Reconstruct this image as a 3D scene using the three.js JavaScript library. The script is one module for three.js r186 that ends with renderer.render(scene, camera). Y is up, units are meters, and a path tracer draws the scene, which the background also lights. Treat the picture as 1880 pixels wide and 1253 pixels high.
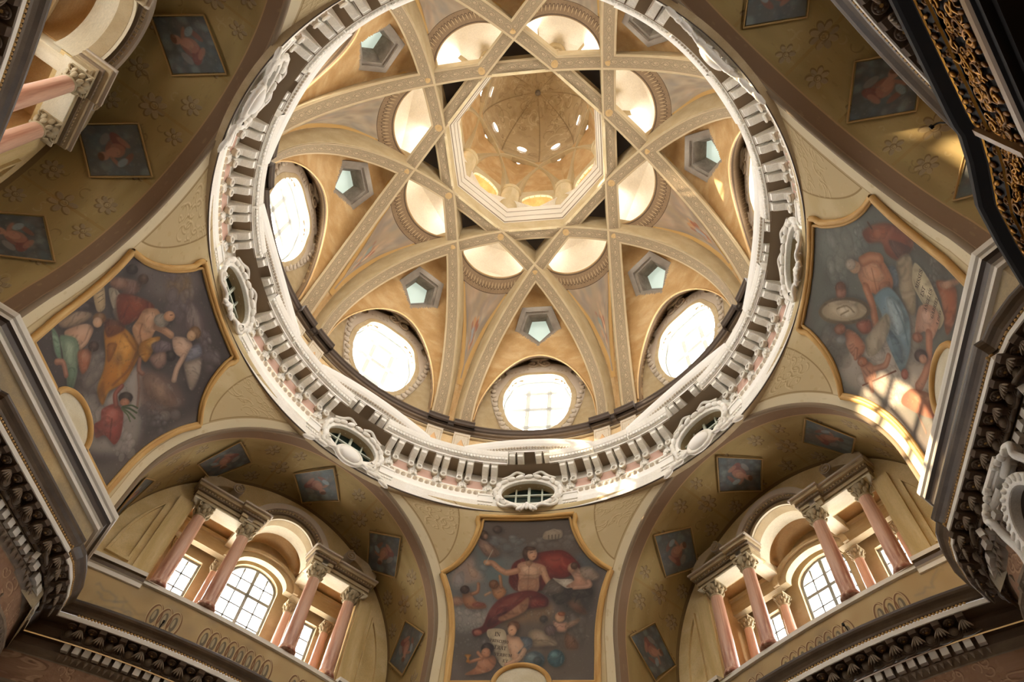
import * as THREE from 'three';
import { mergeGeometries } from 'three/addons/utils/BufferGeometryUtils.js';
import { RectAreaLightUniformsLib } from 'three/addons/lights/RectAreaLightUniformsLib.js';
RectAreaLightUniformsLib.init();

// ------------------------------------------------------------------ camera, sky, sun, daylight, exposure
const scene = new THREE.Scene();
const camera = new THREE.PerspectiveCamera(51.31, 1880 / 1253, 0.05, 400);
camera.position.set(1.546, 0, 5.451);
camera.rotation.order = 'YXZ';
camera.rotation.set(1.053, 0.218, 0.135);
scene.add(camera);
scene.background = new THREE.Color(0.93, 0.97, 1.0);
scene.backgroundIntensity = 6.0;
const EXPOSURE = 1.6;
const DAY = { oval: 11, oculus: 12, lantern: 1.6, hall: 13, hallDim: 3.5, galleryFill: 10 };
const DAYCOL = 0xfffaf3;
const sun = new THREE.DirectionalLight(0xffe6bd, 13);
sun.position.set(-66.2, 57.6, 8.6);
sun.castShadow = true;
sun.shadow.mapSize.set(4096, 4096);
Object.assign(sun.shadow.camera, { left: -16, right: 16, top: 24, bottom: -16, near: 1, far: 160 });
scene.add(sun); scene.add(sun.target); sun.target.position.set(0, 14, 0);

const renderer = new THREE.WebGLRenderer({ antialias: true });
renderer.toneMapping = THREE.LinearToneMapping;
renderer.toneMappingExposure = EXPOSURE;
renderer.shadowMap.enabled = true;

// ------------------------------------------------------------------ helpers
const rad = (d) => d * Math.PI / 180, sin = Math.sin, cos = Math.cos, PI = Math.PI;
const lerp = (a, b, t) => a + (b - a) * t, clamp = (x, a = 0, b = 1) => Math.min(b, Math.max(a, x));
let seedState = 7;
const seed = (s) => { seedState = s >>> 0; };
const rnd = () => { seedState = (seedState + 0x6d2b79f5) | 0; let t = Math.imul(seedState ^ (seedState >>> 15), 1 | seedState); t = (t + Math.imul(t ^ (t >>> 7), 61 | t)) ^ t; return ((t ^ (t >>> 14)) >>> 0) / 4294967296; };
const used = new Map();
function numbered(n) { const k = used.get(n) ?? 0; used.set(n, k + 1); return k ? n + '_' + String(k).padStart(3, '0') : n; }

function geo(pos, uv, idx) {
  const g = new THREE.BufferGeometry();
  g.setAttribute('position', new THREE.Float32BufferAttribute(pos, 3));
  g.setAttribute('uv', new THREE.Float32BufferAttribute(uv, 2));
  g.setIndex(idx); g.computeVertexNormals();
  return g;
}
// surface over [0,1]^2; f gives a point, tex its uv, skip(u, v) leaves a cell out
function grid(nu, nv, f, tex, skip, flat) {
  const pos = [], uv = [], idx = [];
  for (let j = 0; j <= nv; j++) for (let i = 0; i <= nu; i++) { const p = f(i / nu, j / nv); pos.push(p[0], p[1], p[2]); const t = tex ? tex(i / nu, j / nv, p) : [i / nu, j / nv]; uv.push(t[0], t[1]); }
  for (let j = 0; j < nv; j++) for (let i = 0; i < nu; i++) {
    if (skip && skip((i + 0.5) / nu, (j + 0.5) / nv)) continue;
    const a = j * (nu + 1) + i, b = a + 1, c = a + nu + 1, d = c + 1;
    idx.push(a, b, d, a, d, c);
  }
  let g = geo(pos, uv, idx);
  if (flat) { g = g.toNonIndexed(); g.computeVertexNormals(); }
  return g;
}
const creased = (g) => { const n = g.index ? g.toNonIndexed() : g; n.computeVertexNormals(); return n; };
// point at radius r, height y, azimuth a (degrees; 0 is straight ahead, positive to the right)
const ring = (r, y, a) => [r * sin(rad(a)), y, -r * cos(rad(a))];
// moulding turned about the dome's axis: profile [[r, y], ...], hard edges between profile segments
function turned(profile, a0, a1, n, skip) {
  const parts = []; let L = 0;
  for (let k = 0; k < profile.length - 1; k++) {
    const [r0, y0] = profile[k], [r1, y1] = profile[k + 1], l = Math.hypot(r1 - r0, y1 - y0), l0 = L; L += l;
    parts.push(grid(n, 1, (u, v) => ring(lerp(r0, r1, v), lerp(y0, y1, v), lerp(a0, a1, u)), (u, v) => [rad(lerp(a0, a1, u)) * r0, l0 + l * v], skip && ((u, v) => skip(lerp(a0, a1, u), lerp(y0, y1, v)))));
  }
  return mergeGeometries(parts);
}
function spline(pts, n, closed = false) {
  const c = new THREE.CatmullRomCurve3(pts.map((p) => new THREE.Vector3(p[0], p[1], p[2] ?? 0)), closed, 'centripetal');
  return c.getPoints(n).map((p) => [p.x, p.y, p.z]);
}
// moulding carried along a path in plan ([[x, z], ...]); profile [[out, y], ...]; out is measured to the path's left
function carried(path, profile, closed = false) {
  const n = path.length, nor = [];
  const dir = (i, j) => { const x = path[j][0] - path[i][0], z = path[j][1] - path[i][1], l = Math.hypot(x, z) || 1; return [z / l, -x / l]; };
  for (let i = 0; i < n; i++) {
    const a = i > 0 ? dir(i - 1, i) : closed ? dir(n - 1, 0) : null, b = i < n - 1 ? dir(i, i + 1) : closed ? dir(n - 1, 0) : null;
    if (!a || !b) { nor.push(a || b); continue; }
    const mx = a[0] + b[0], mz = a[1] + b[1], d = 1 + a[0] * b[0] + a[1] * b[1]; nor.push([mx / d, mz / d]);
  }
  const pos = [], uv = [], idx = []; let s = 0, L = 0;
  const at = [0]; for (let i = 1; i < n; i++) { s += Math.hypot(path[i][0] - path[i - 1][0], path[i][1] - path[i - 1][1]); at.push(s); }
  for (let k = 0; k < profile.length - 1; k++) {
    const l = Math.hypot(profile[k + 1][0] - profile[k][0], profile[k + 1][1] - profile[k][1]);
    for (let i = 0; i < n - 1; i++) {
      const b = pos.length / 3;
      for (const [q, e, v] of [[i, profile[k], L], [i + 1, profile[k], L], [i, profile[k + 1], L + l], [i + 1, profile[k + 1], L + l]]) { pos.push(path[q][0] + nor[q][0] * e[0], e[1], path[q][1] + nor[q][1] * e[0]); uv.push(at[q], v); }
      idx.push(b, b + 1, b + 3, b, b + 3, b + 2);
    }
    L += l;
  }
  return geo(pos, uv, idx);
}
// tube along a list of points
function tube(pts, r, n = 24, sides = 6, closed = false) { return new THREE.TubeGeometry(new THREE.CatmullRomCurve3(pts.map((p) => new THREE.Vector3(p[0], p[1], p[2] ?? 0)), closed, 'centripetal'), n, r, sides, closed); }
function box(w, h, d, x = 0, y = 0, z = 0) { const g = new THREE.BoxGeometry(w, h, d); g.translate(x, y, z); return g; }
function shape(pts) { const s = new THREE.Shape(); pts.forEach((p, i) => i ? s.lineTo(p[0], p[1]) : s.moveTo(p[0], p[1])); s.closePath(); return s; }
function slab(outline, holes, depth, bevel = 0) {
  const s = shape(outline); for (const h of holes) s.holes.push(shape(h));
  return new THREE.ExtrudeGeometry(s, { depth, bevelEnabled: bevel > 0, bevelSize: bevel, bevelThickness: bevel, bevelSegments: 2, curveSegments: 8, steps: 1 });
}
const mirrored = (half) => [...half, ...half.slice(1, -1).reverse().map((p) => [-p[0], p[1]])];   // outline from its right half, first and last point on the axis
const merged = (list) => mergeGeometries(list.map((g) => { const n = g.index ? g.toNonIndexed() : g.clone(); for (const k of Object.keys(n.attributes)) if (!['position', 'normal', 'uv'].includes(k)) n.deleteAttribute(k); return n; }));

function mesh(name, g, m, parent) {
  const o = new THREE.Mesh(g, m); o.name = numbered(name); o.castShadow = o.receiveShadow = true;
  if (parent) parent.add(o);
  return o;
}
// top-level group standing at `base` of the sector turned by `turn` degrees about the dome's axis
function stand(name, base, turn, label, category, group) {
  const o = new THREE.Group(); o.name = numbered(name); scene.add(o);
  set(o, base, turn); o.userData.base = undefined;
  delete o.userData.base;
  if (label) o.userData.label = label; if (category) o.userData.category = category; if (group) o.userData.group = group;
  return o;
}
function set(o, base, turn) { const t = rad(turn); o.position.set(base[0] * cos(t) - base[2] * sin(t), base[1], base[0] * sin(t) + base[2] * cos(t)); o.rotation.y = -t; }
// a mesh given in sector coordinates, stored relative to its thing's base
function put(name, g, m, thing, base) { g.translate(-base[0], -base[1], -base[2]); return mesh(name, g, m, thing); }
function struct(name, g, m, label) { const o = mesh(name, g, m, scene); o.userData.kind = 'structure'; if (label) o.userData.label = label; return o; }
function structGroup(name, base, turn, label) { const o = stand(name, base, turn, label); o.userData.kind = 'structure'; return o; }
function copy(src, base, turn, label) { const o = src.clone(); o.name = numbered(src.name.replace(/_\d{3}$/, '')); o.userData = { ...src.userData }; if (label) o.userData.label = label; set(o, base, turn); scene.add(o); return o; }
const WHERE = { 0: 'bottom', 45: 'lower right', 90: 'right', 135: 'upper right', 180: 'top', '-135': 'upper left', '-90': 'left', '-45': 'lower left' };
const EIGHT = [0, 45, 90, 135, 180, -135, -90, -45];
// ------------------------------------------------------------------ materials
const lattice = (s) => { seed(s); return Float32Array.from({ length: 65536 }, rnd); };
const NOISE = lattice(11);
function noise(x, y, p) { // tileable value noise, period p
  const xi = Math.floor(x), yi = Math.floor(y), fx = x - xi, fy = y - yi, sx = fx * fx * (3 - 2 * fx), sy = fy * fy * (3 - 2 * fy);
  const h = (a, b) => NOISE[((((a % p) + p) % p) * 251 + (((b % p) + p) % p) * 83 + p * 17) & 65535];
  return lerp(lerp(h(xi, yi), h(xi + 1, yi), sx), lerp(h(xi, yi + 1), h(xi + 1, yi + 1), sx), sy);
}
function fbm(x, y, p, o = 5) { let a = 0, w = 0.5, t = 0; for (let i = 0; i < o; i++) { a += w * noise(x * (1 << i), y * (1 << i), p << i); t += w; w *= 0.55; } return a / t; }
function pixelTexture(w, h, f, srgb = true) {
  const d = new Uint8Array(w * h * 4);
  for (let y = 0; y < h; y++) for (let x = 0; x < w; x++) { const c = f(x / w, y / h), o = (y * w + x) * 4; d[o] = clamp(c[0], 0, 255); d[o + 1] = clamp(c[1], 0, 255); d[o + 2] = clamp(c[2], 0, 255); d[o + 3] = 255; }
  const t = new THREE.DataTexture(d, w, h); t.magFilter = THREE.LinearFilter; t.minFilter = THREE.LinearMipmapLinearFilter; t.generateMipmaps = true;
  t.wrapS = t.wrapT = THREE.RepeatWrapping; if (srgb) t.colorSpace = THREE.SRGBColorSpace; t.needsUpdate = true;
  return t;
}
function canvasTexture(w, h, draw, repeat = false) {
  const c = document.createElement('canvas'); c.width = w; c.height = h;
  draw(c.getContext('2d'), w, h);
  const t = new THREE.CanvasTexture(c); t.colorSpace = THREE.SRGBColorSpace; t.wrapS = t.wrapT = repeat ? THREE.RepeatWrapping : THREE.ClampToEdgeWrapping;
  return t;
}
const hex = (h) => [parseInt(h.slice(1, 3), 16), parseInt(h.slice(3, 5), 16), parseInt(h.slice(5, 7), 16)];
const mix3 = (a, b, t) => [lerp(a[0], b[0], t), lerp(a[1], b[1], t), lerp(a[2], b[2], t)];
// mottled plaster: three tones blended by coarse and fine noise
function mottle(a, b, c, size = 512, p = 4, sp = 0.5) {
  const A = hex(a), B = hex(b), C = hex(c);
  return pixelTexture(size, size, (u, v) => {
    const n = fbm(u * p, v * p, p), m = fbm(u * p * 2 + 3.7, v * p * 2 + 1.3, p * 2), f = noise(u * 200, v * 200, 200);
    return mix3(mix3(A, B, clamp((n - 0.32) * 2.8)), C, clamp((m - 0.52) * 3) * sp).map((x) => x * (0.96 + 0.08 * f));
  });
}
// random strokes laid over a canvas to dirty a flat tone
function grain(g, w, h, n, cols, a, s0, s1) {
  for (let i = 0; i < n; i++) { g.globalAlpha = a * rnd(); g.fillStyle = cols[Math.floor(rnd() * cols.length)]; const s = lerp(s0, s1, rnd() ** 2); g.beginPath(); g.ellipse(rnd() * w, rnd() * h, s, s * (0.4 + 0.6 * rnd()), rnd() * PI, 0, 2 * PI); g.fill(); }
  g.globalAlpha = 1;
}
function std(o) { return new THREE.MeshStandardMaterial({ roughness: 0.85, side: THREE.DoubleSide, ...o }); }
const rep = (t, x, y) => { const c = t.clone(); c.repeat.set(x, y ?? x); c.needsUpdate = true; return c; };

const tOchre = mottle('#c4a170', '#b18b58', '#d3bb94'), tCream = mottle('#dbd1b8', '#cec1a2', '#e8e0cc'), tStucco = mottle('#f3efe6', '#eae4d8', '#f8f5ee'), tGrey = mottle('#968b7d', '#82766a', '#a89d8e');
const tMarble = mottle('#cfa48a', '#9a5e4a', '#ecd2be', 512, 8, 1), tWood = mottle('#160d08', '#0d0806', '#20130b', 256, 4);
const bumpFine = pixelTexture(256, 256, (u, v) => { const n = 255 * fbm(u * 16, v * 16, 16); return [n, n, n]; }, false);
const M = {
  ochre: std({ map: rep(tOchre, 0.45) }),
  cream: std({ map: rep(tCream, 0.4) }),
  stucco: std({ map: rep(tStucco, 0.5), bumpMap: rep(bumpFine, 0.8), bumpScale: 0.004, roughness: 0.7 }),
  white: std({ color: 0xf6f2ea, roughness: 0.75 }),
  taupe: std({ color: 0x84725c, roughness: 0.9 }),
  pink: std({ color: 0xd9b3a0, roughness: 0.8 }),
  grey: std({ map: rep(tGrey, 0.8), roughness: 0.8 }),
  frame: std({ color: 0xb9ab98, roughness: 0.75 }),
  darkMould: std({ color: 0x4a3d33, roughness: 0.5 }),
  marble: std({ map: rep(tMarble, 1.1, 0.6), roughness: 0.35 }),
  capital: std({ map: rep(tCream, 2), color: 0xc9bfae, roughness: 0.75 }),
  stone: std({ map: rep(tCream, 0.8), color: 0xd6c8b4, roughness: 0.8 }),
  soffitStone: std({ map: rep(tCream, 0.8), color: 0xcdbfa8, roughness: 0.8 }),
  gilt: std({ color: 0xc39a58, roughness: 0.55 }),
  goldFrame: std({ map: rep(mottle('#d0a660', '#b98a44', '#e0c084', 256), 0.8), roughness: 0.55 }),
  rosette: std({ color: 0xab8a58, roughness: 0.6 }),
  voidDark: std({ color: 0x3a2f24, roughness: 0.95 }),
  gallery: std({ map: rep(tStucco, 0.35), color: 0xfaf4ea }),
  lantern: std({ map: rep(tCream, 0.6), color: 0xe6dac4 }),
  lanternStep: std({ color: 0xd9cfbd, roughness: 0.8 }),
  sash: std({ color: 0xd9dcd8, roughness: 0.6 }),
  sashDark: std({ color: 0x8b8d88, roughness: 0.6 }),
  sashGreen: std({ color: 0xc6cdbd, roughness: 0.6 }),
  bar: std({ color: 0x5c5a55, roughness: 0.6 }),
  glass: new THREE.MeshPhysicalMaterial({ color: 0xffffff, roughness: 0.0, transmission: 1, thickness: 0, ior: 1.3, side: THREE.DoubleSide }),
  glassUnlit: new THREE.MeshPhysicalMaterial({ color: 0x20302c, roughness: 0.12, side: THREE.DoubleSide }),  // dark colour stands in for the unlit space behind the ring ovals
  glassMilk: std({ color: 0xcbd8cd, roughness: 0.35, emissive: 0xcfe2d4, emissiveIntensity: 0.4 }),
  glowPanel: std({ color: 0xf2ece0, roughness: 0.5, emissive: 0xf6efe2, emissiveIntensity: 0.5 }),  // glow of the added gallery light panels
  lunette: std({ map: rep(mottle('#d4bb88', '#c2a66e', '#dfca9e', 256), 0.45) }),
  oldGilt: std({ color: 0x9c7c48, roughness: 0.6 }),
  iron: std({ color: 0x15120f, roughness: 0.6, metalness: 0.6 }),
  ledge: std({ map: rep(tGrey, 0.8), color: 0xb8a68e, roughness: 0.4 }),
  fillet: std({ color: 0xe4dccd, roughness: 0.55 }),
  modillion: std({ map: rep(tGrey, 2), color: 0xb09a82, roughness: 0.7 }),
  egg: std({ map: rep(tGrey, 2), color: 0xe0d0ba, roughness: 0.6 }),
  floor: std({ color: 0x6a5c50, roughness: 0.6 }),
  lowWall: std({ map: rep(tOchre, 0.5), color: 0xa08a78 }),
  darkWood: std({ map: rep(tWood, 1), roughness: 0.75 }),
  gold: std({ color: 0x9a6a26, roughness: 0.3, metalness: 0.85 }),
  goldDark: std({ color: 0x6a4518, roughness: 0.38, metalness: 0.75 }),
  railWood: std({ color: 0x94744e, roughness: 0.4 }),
};

// carved-looking scroll band painted on the ribs' undersides (u along the rib, one repeat per metre; v across)
const tRib = canvasTexture(1024, 512, (g, w, h) => {
  seed(21); g.fillStyle = '#857357'; g.fillRect(0, 0, w, h); grain(g, w, h, 900, ['#6e5c44', '#9a886a', '#78674e'], 0.35, 4, 30);
  g.fillStyle = '#b09876'; g.fillRect(0, 0, w, 36); g.fillRect(0, h - 36, w, 36); g.fillStyle = '#7d6449'; g.fillRect(0, 38, w, 10); g.fillRect(0, h - 48, w, 10);
  const curl = (x, y, r, s, col, lw) => { g.strokeStyle = col; g.lineWidth = lw; g.lineCap = 'round'; g.beginPath(); for (let i = 0; i <= 40; i++) { const t = i / 40, a = s * (t * 4.6 * PI / 2), q = r * (1 - 0.82 * t); const X = x + q * cos(a), Y = y + q * sin(a); i ? g.lineTo(X, Y) : g.moveTo(X, Y); } g.stroke(); };
  for (let k = 0; k < 4; k++) for (let e = 0; e < 2; e++) {
    const x = 128 + k * 256, y = h / 2 + (e ? 8 : 0), c = e ? '#b39a79' : '#5c4733';
    curl(x, y, 105, k % 2 ? 1 : -1, c, e ? 12 : 22); curl(x + 118, y + (k % 2 ? -95 : 95), 52, k % 2 ? -1 : 1, c, e ? 9 : 16);
    for (let q = 0; q < 6; q++) { g.fillStyle = c; g.beginPath(); const a = q * PI / 3; g.ellipse(x + 24 * cos(a), y + 24 * sin(a), 15, 8, a, 0, 7); g.fill(); }
  }
}, true);
M.rib = std({ map: tRib, roughness: 0.85 });

// the ornamented cove round the half-moon openings and the arches
const tCove = canvasTexture(512, 128, (g, w, h) => {
  seed(5); g.fillStyle = '#8a7154'; g.fillRect(0, 0, w, h); grain(g, w, h, 300, ['#6e573f', '#a68c6b'], 0.4, 3, 14);
  for (let k = 0; k < 8; k++) { g.strokeStyle = '#5d4833'; g.lineWidth = 8; g.beginPath(); g.arc(32 + k * 64, 70, 22, PI, 2 * PI); g.stroke(); g.fillStyle = '#b59a74'; g.beginPath(); g.ellipse(32 + k * 64, 72, 9, 22, 0, 0, 7); g.fill(); }
  g.fillStyle = '#b08b4e'; g.fillRect(0, 0, w, 12); g.fillStyle = '#5a4632'; g.fillRect(0, 14, w, 6); g.fillRect(0, h - 14, w, 8);
}, true);
M.cove = std({ map: tCove });
// ------------------------------------------------------------------ dome shell, ribs, gallery, lantern
const SH = spline([[5.8, 14.2], [5.8, 15.4], [5.76, 16.5], [5.66, 17.4], [5.5, 18.15], [5.28, 18.85], [4.98, 19.6], [4.55, 20.2], [4.05, 20.66], [3.5, 21.0], [3.0, 21.22], [2.6, 21.35]], 400);
const shellAt = (t) => { const x = clamp(t) * 400, i = Math.min(399, Math.floor(x)), f = x - i; return [lerp(SH[i][0], SH[i + 1][0], f), lerp(SH[i][1], SH[i + 1][1], f)]; };
const tOfY = (y) => { let i = 0; while (i < 399 && SH[i + 1][1] < y) i++; return (i + clamp((y - SH[i][1]) / (SH[i + 1][1] - SH[i][1] + 1e-9))) / 400; };
const tOfR = (r) => { let i = 120; while (i < 399 && SH[i + 1][0] > r) i++; return (i + clamp((SH[i][0] - r) / (SH[i][0] - SH[i + 1][0] + 1e-9))) / 400; };
// half-moon opening: an ellipse in plan centred between two windows
const KC = 2.95, KA = 1.2, KB = 0.98;
function moonR(a) { // outer radius of the opening at angle a (degrees) from its middle
  const s = sin(rad(a)), c = cos(rad(a)), A = s * s / KA / KA + c * c / KB / KB, B = -2 * c * KC / KB / KB, C = KC * KC / KB / KB - 1, D = B * B - 4 * A * C;
  return D > 0 ? Math.max(3.3, (-B + Math.sqrt(D)) / 2 / A) : 3.3;
}
const LA = 16.6;                                     // half width of the window recess in degrees
const recessTop = (a) => Math.abs(a) < LA ? 15.3 + 3.2 * Math.sqrt(1 - (a / LA) ** 2) : 14.2;
const topT = (a) => tOfR(moonR(22.5 - Math.abs(a)));
const botT = (a) => Math.abs(a) < LA ? tOfY(recessTop(a)) : 0;
const PENT = (s, k = 1) => [[-0.43, 0.58], [0.43, 0.58], [0.69, -0.16], [0, -0.74], [-0.69, -0.16]].map(([x, y]) => [x * s * k, y * s]);
const inPent = (x, y, s) => { const p = PENT(s); let c = false; for (let i = 0, j = 4; i < 5; j = i++) if ((p[i][1] > y) !== (p[j][1] > y) && x < (p[j][0] - p[i][0]) * (y - p[i][1]) / (p[j][1] - p[i][1]) + p[i][0]) c = !c; return c; };
const PC = [0, 19.58, -4.98], PT = rad(47);          // pentagon centre and tilt
{
  const cut = (p, s) => { const dy = p[1] - PC[1], dz = p[2] - PC[2]; return inPent(p[0], dy * cos(PT) + dz * sin(PT), s); };
  const base = grid(90, 90, (u, v) => { const a = (u - 0.5) * 45, [r, y] = shellAt(lerp(botT(a), topT(a), v)); return ring(r, y, a); }, (u, v) => { const a = (u - 0.5) * 45, b = botT(a), t = lerp(b, topT(a), v); return [rad(a) * 4.6, t * 11]; }, (u, v) => { const a = (u - 0.5) * 45, [r, y] = shellAt(lerp(botT(a), topT(a), v)); return cut(ring(r, y, a), 0.93); });
  // reveal of the window recess, its back wall, the moulded edge
  const reveal = grid(60, 4, (u, v) => { const a = lerp(-LA, LA, u) * 0.9999, y0 = recessTop(a), [r] = shellAt(tOfY(y0)); return ring(lerp(r, 6.0, v), y0 + v * 0.75 * Math.sqrt(Math.max(0, 1 - (a / LA) ** 2)), a * lerp(1, 0.985, v)); }, (u, v) => [u * 5.2, v * 0.5]);
  const back = grid(40, 40, (u, v) => ring(6.0, lerp(14.2, 19.6, v), lerp(-18, 18, u)), (u, v) => [u * 3.8, v * 5.4], (u, v) => { const x = rad(lerp(-18, 18, u)) * 6, y = lerp(14.2, 19.6, v) - 16.75; return (x / 1.02) ** 2 + (y / 1.46) ** 2 < 1; });
  const edge = []; for (let i = 0; i <= 48; i++) { const a = lerp(-LA, LA, i / 48) * 0.999, y = Math.max(14.4, recessTop(a)), [r] = shellAt(tOfY(y)); edge.push(ring(r - 0.02, y + 0.03, a * 1.01)); }
  const dome = structGroup('wall_dome', [0, 14.2, 0], 0, 'ochre plastered inner shell of the dome behind its crossing ribs');
  const cove = (w0, w1, lift) => grid(48, 3, (u, v) => { const d = lerp(-19, 19, u), t = tOfR(moonR(d)) - lerp(w0, w1, v) * 0.085, [r, y] = shellAt(t); return ring(r - 0.01 + lift * 0.4, y - lift, d + 22.5); }, (u, v) => [u * 3.4, v]);
  for (const k of EIGHT) {
    for (const [n, g, m] of [['plaster_web', base, M.ochre], ['window_reveal', reveal, M.cove], ['recess_wall', back, M.soffitStone], ['arch_moulding', tube(edge, 0.028, 48, 5), M.ochre], ['cove_moulding', cove(0, 1, 0.05), M.cove], ['cove_fillet', cove(1.0, 1.3, 0.06), M.gilt]]) {
      const o = mesh(n, g, m, dome); o.position.y = -14.2; o.rotation.y = -rad(k);
    }
  }
}
// painted panels between paired ribs
const kiteTex = [0, 1, 2, 3].map((q) => canvasTexture(512, 512, (g, w, h) => {
  seed(60 + q); g.fillStyle = ['#a08c72', '#a39078', '#9c876c', '#a8967c'][q]; g.fillRect(0, 0, w, h);
  g.filter = 'blur(9px)'; grain(g, w, h, 240, ['#8a7c6c', '#b7a48a', '#94806a', '#85807a', '#b5967a'], 0.55, 16, 70);
  if (q < 3) { g.filter = 'blur(4px)'; const cs = [['#c99a72', '#9a5b48', '#d8b48c', '#7d8f88'], ['#d0a27a', '#b4694f', '#7a5a6a', '#d8bd94'], ['#a8663f', '#8a4c36', '#c58d58', '#8a97a0']][q]; for (let i = 0; i < 26; i++) { g.globalAlpha = 0.35 + 0.4 * rnd(); g.fillStyle = cs[i % 4]; const t = rnd(); g.beginPath(); g.ellipse(256 + (rnd() - 0.5) * 190, 150 + 190 * t, 14 + 30 * rnd(), 10 + 20 * rnd(), rnd() * 3, 0, 7); g.fill(); } }
  g.filter = 'none'; g.globalAlpha = 1;
}));
{
  const panel = (e, lift) => grid(20, 40, (u, v) => { const t = lerp(tOfY(16.9), tOfR(4.18), v), r0 = shellAt(t)[0]; const half = Math.max(0.15, 67.5 - Math.acos(clamp((2.4876) / r0)) * 180 / PI); const w = Math.max(0.2, half - (0.26 + e) / r0 * 57.3); let a = lerp(-w, w, u); let tt = t; const lim = tOfR(moonR(a) + 0.40 + e * 0.6) - 0.003; tt = Math.min(lerp(tOfY(16.9 + e * 3), lim, v), lim); const [r, y] = shellAt(tt); return ring(r - lift, y - lift * 0.5, a + 22.5); });
  EIGHT.forEach((k, i) => {
    const o = structGroup('wall_fresco', [0, 0, 0], k, 'painted cloud fresco in a gilt border between two ribs, ' + WHERE[k] + ' of the dome');
    mesh('border', panel(0, 0.02), M.gilt, o); mesh('painting', panel(0.09, 0.035), std({ map: kiteTex[[0, 2, 3, 3, 1, 3, 0, 2][i]] }), o);
  });
}
// ribs
const RD = 2.4876, RW = 0.2, ribY = (s) => 15.4 + 5.8 * Math.sqrt(Math.max(0, 1 - (s / 5.03) ** 2)), ribTop = (s) => 15.4 + 6.75 * Math.sqrt(Math.max(0, 1 - (s / 5.75) ** 2));
{
  const N = 72, S = (u) => 5.03 * Math.sin((u - 0.5) * PI);
  const bottom = (w, drop) => { const pts = []; return grid(N + 8, 1, (u, v) => { const q = clamp((u * (N + 8) - 4) / N), s = S(q) , e = u * (N + 8); let y = ribY(s) - drop; if (e < 4) y = lerp(14.3, 15.4, e / 4) ; if (e > N + 4) y = lerp(15.4, 14.3, (e - N - 4) / 4); const sd = Math.abs(s) > 4.98 ? drop * Math.sign(s) : drop * s / 5.03; return [s - sd, y, -RD + lerp(-w, w, v)]; }, (u, v, p) => [u * 13.5, v]); };
  const side = (z) => grid(N + 8, 1, (u, v) => { const q = clamp((u * (N + 8) - 4) / N), s = S(q), e = u * (N + 8); let y = ribY(s), yt = ribTop(s * 1.14), st = s * 1.14; if (e < 4) { y = lerp(14.3, 15.4, e / 4); yt = y; } if (e > N + 4) { y = lerp(15.4, 14.3, (e - N - 4) / 4); yt = y; } return [lerp(s, st, v), lerp(y, yt, v), -RD + z]; }, (u, v) => [u * 13, v]);
  const base = [0, 14.3, -RD];
  const src = [];
  EIGHT.forEach((k, i) => {
    const label = 'brown dome rib with painted scrolls, along the ' + WHERE[k] + ' side of the octagon';
    if (i) { src.push(copy(src[0], base, k, label)); return; }
    const o = stand('dome_rib', base, k, label, 'rib', 'eight crossing ribs of the dome'); o.userData.kind = 'thing'; src.push(o);
    put('rib_body', merged([bottom(RW, 0), side(-RW), side(RW)]), M.soffitStone, o, base);
    put('painted_soffit', bottom(RW - 0.035, 0.012), M.rib, o, base);
    for (const [s, rr] of [[-RD, 0.1], [-RD * Math.tan(PI / 8), 0.115]]) {
      const g = new THREE.SphereGeometry(rr, 12, 8); g.scale(1, 0.3, 1); g.translate(s, ribY(s) - 0.02, -RD);
      const f = put('rosette', g, M.rosette, o, base);
      const h = new THREE.SphereGeometry(rr * 0.4, 8, 6); h.scale(1, 0.6, 1); h.translate(s, ribY(s) - 0.05, -RD); put('rosette_heart', h, M.rosette, f, base);
    }
  });
}
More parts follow.
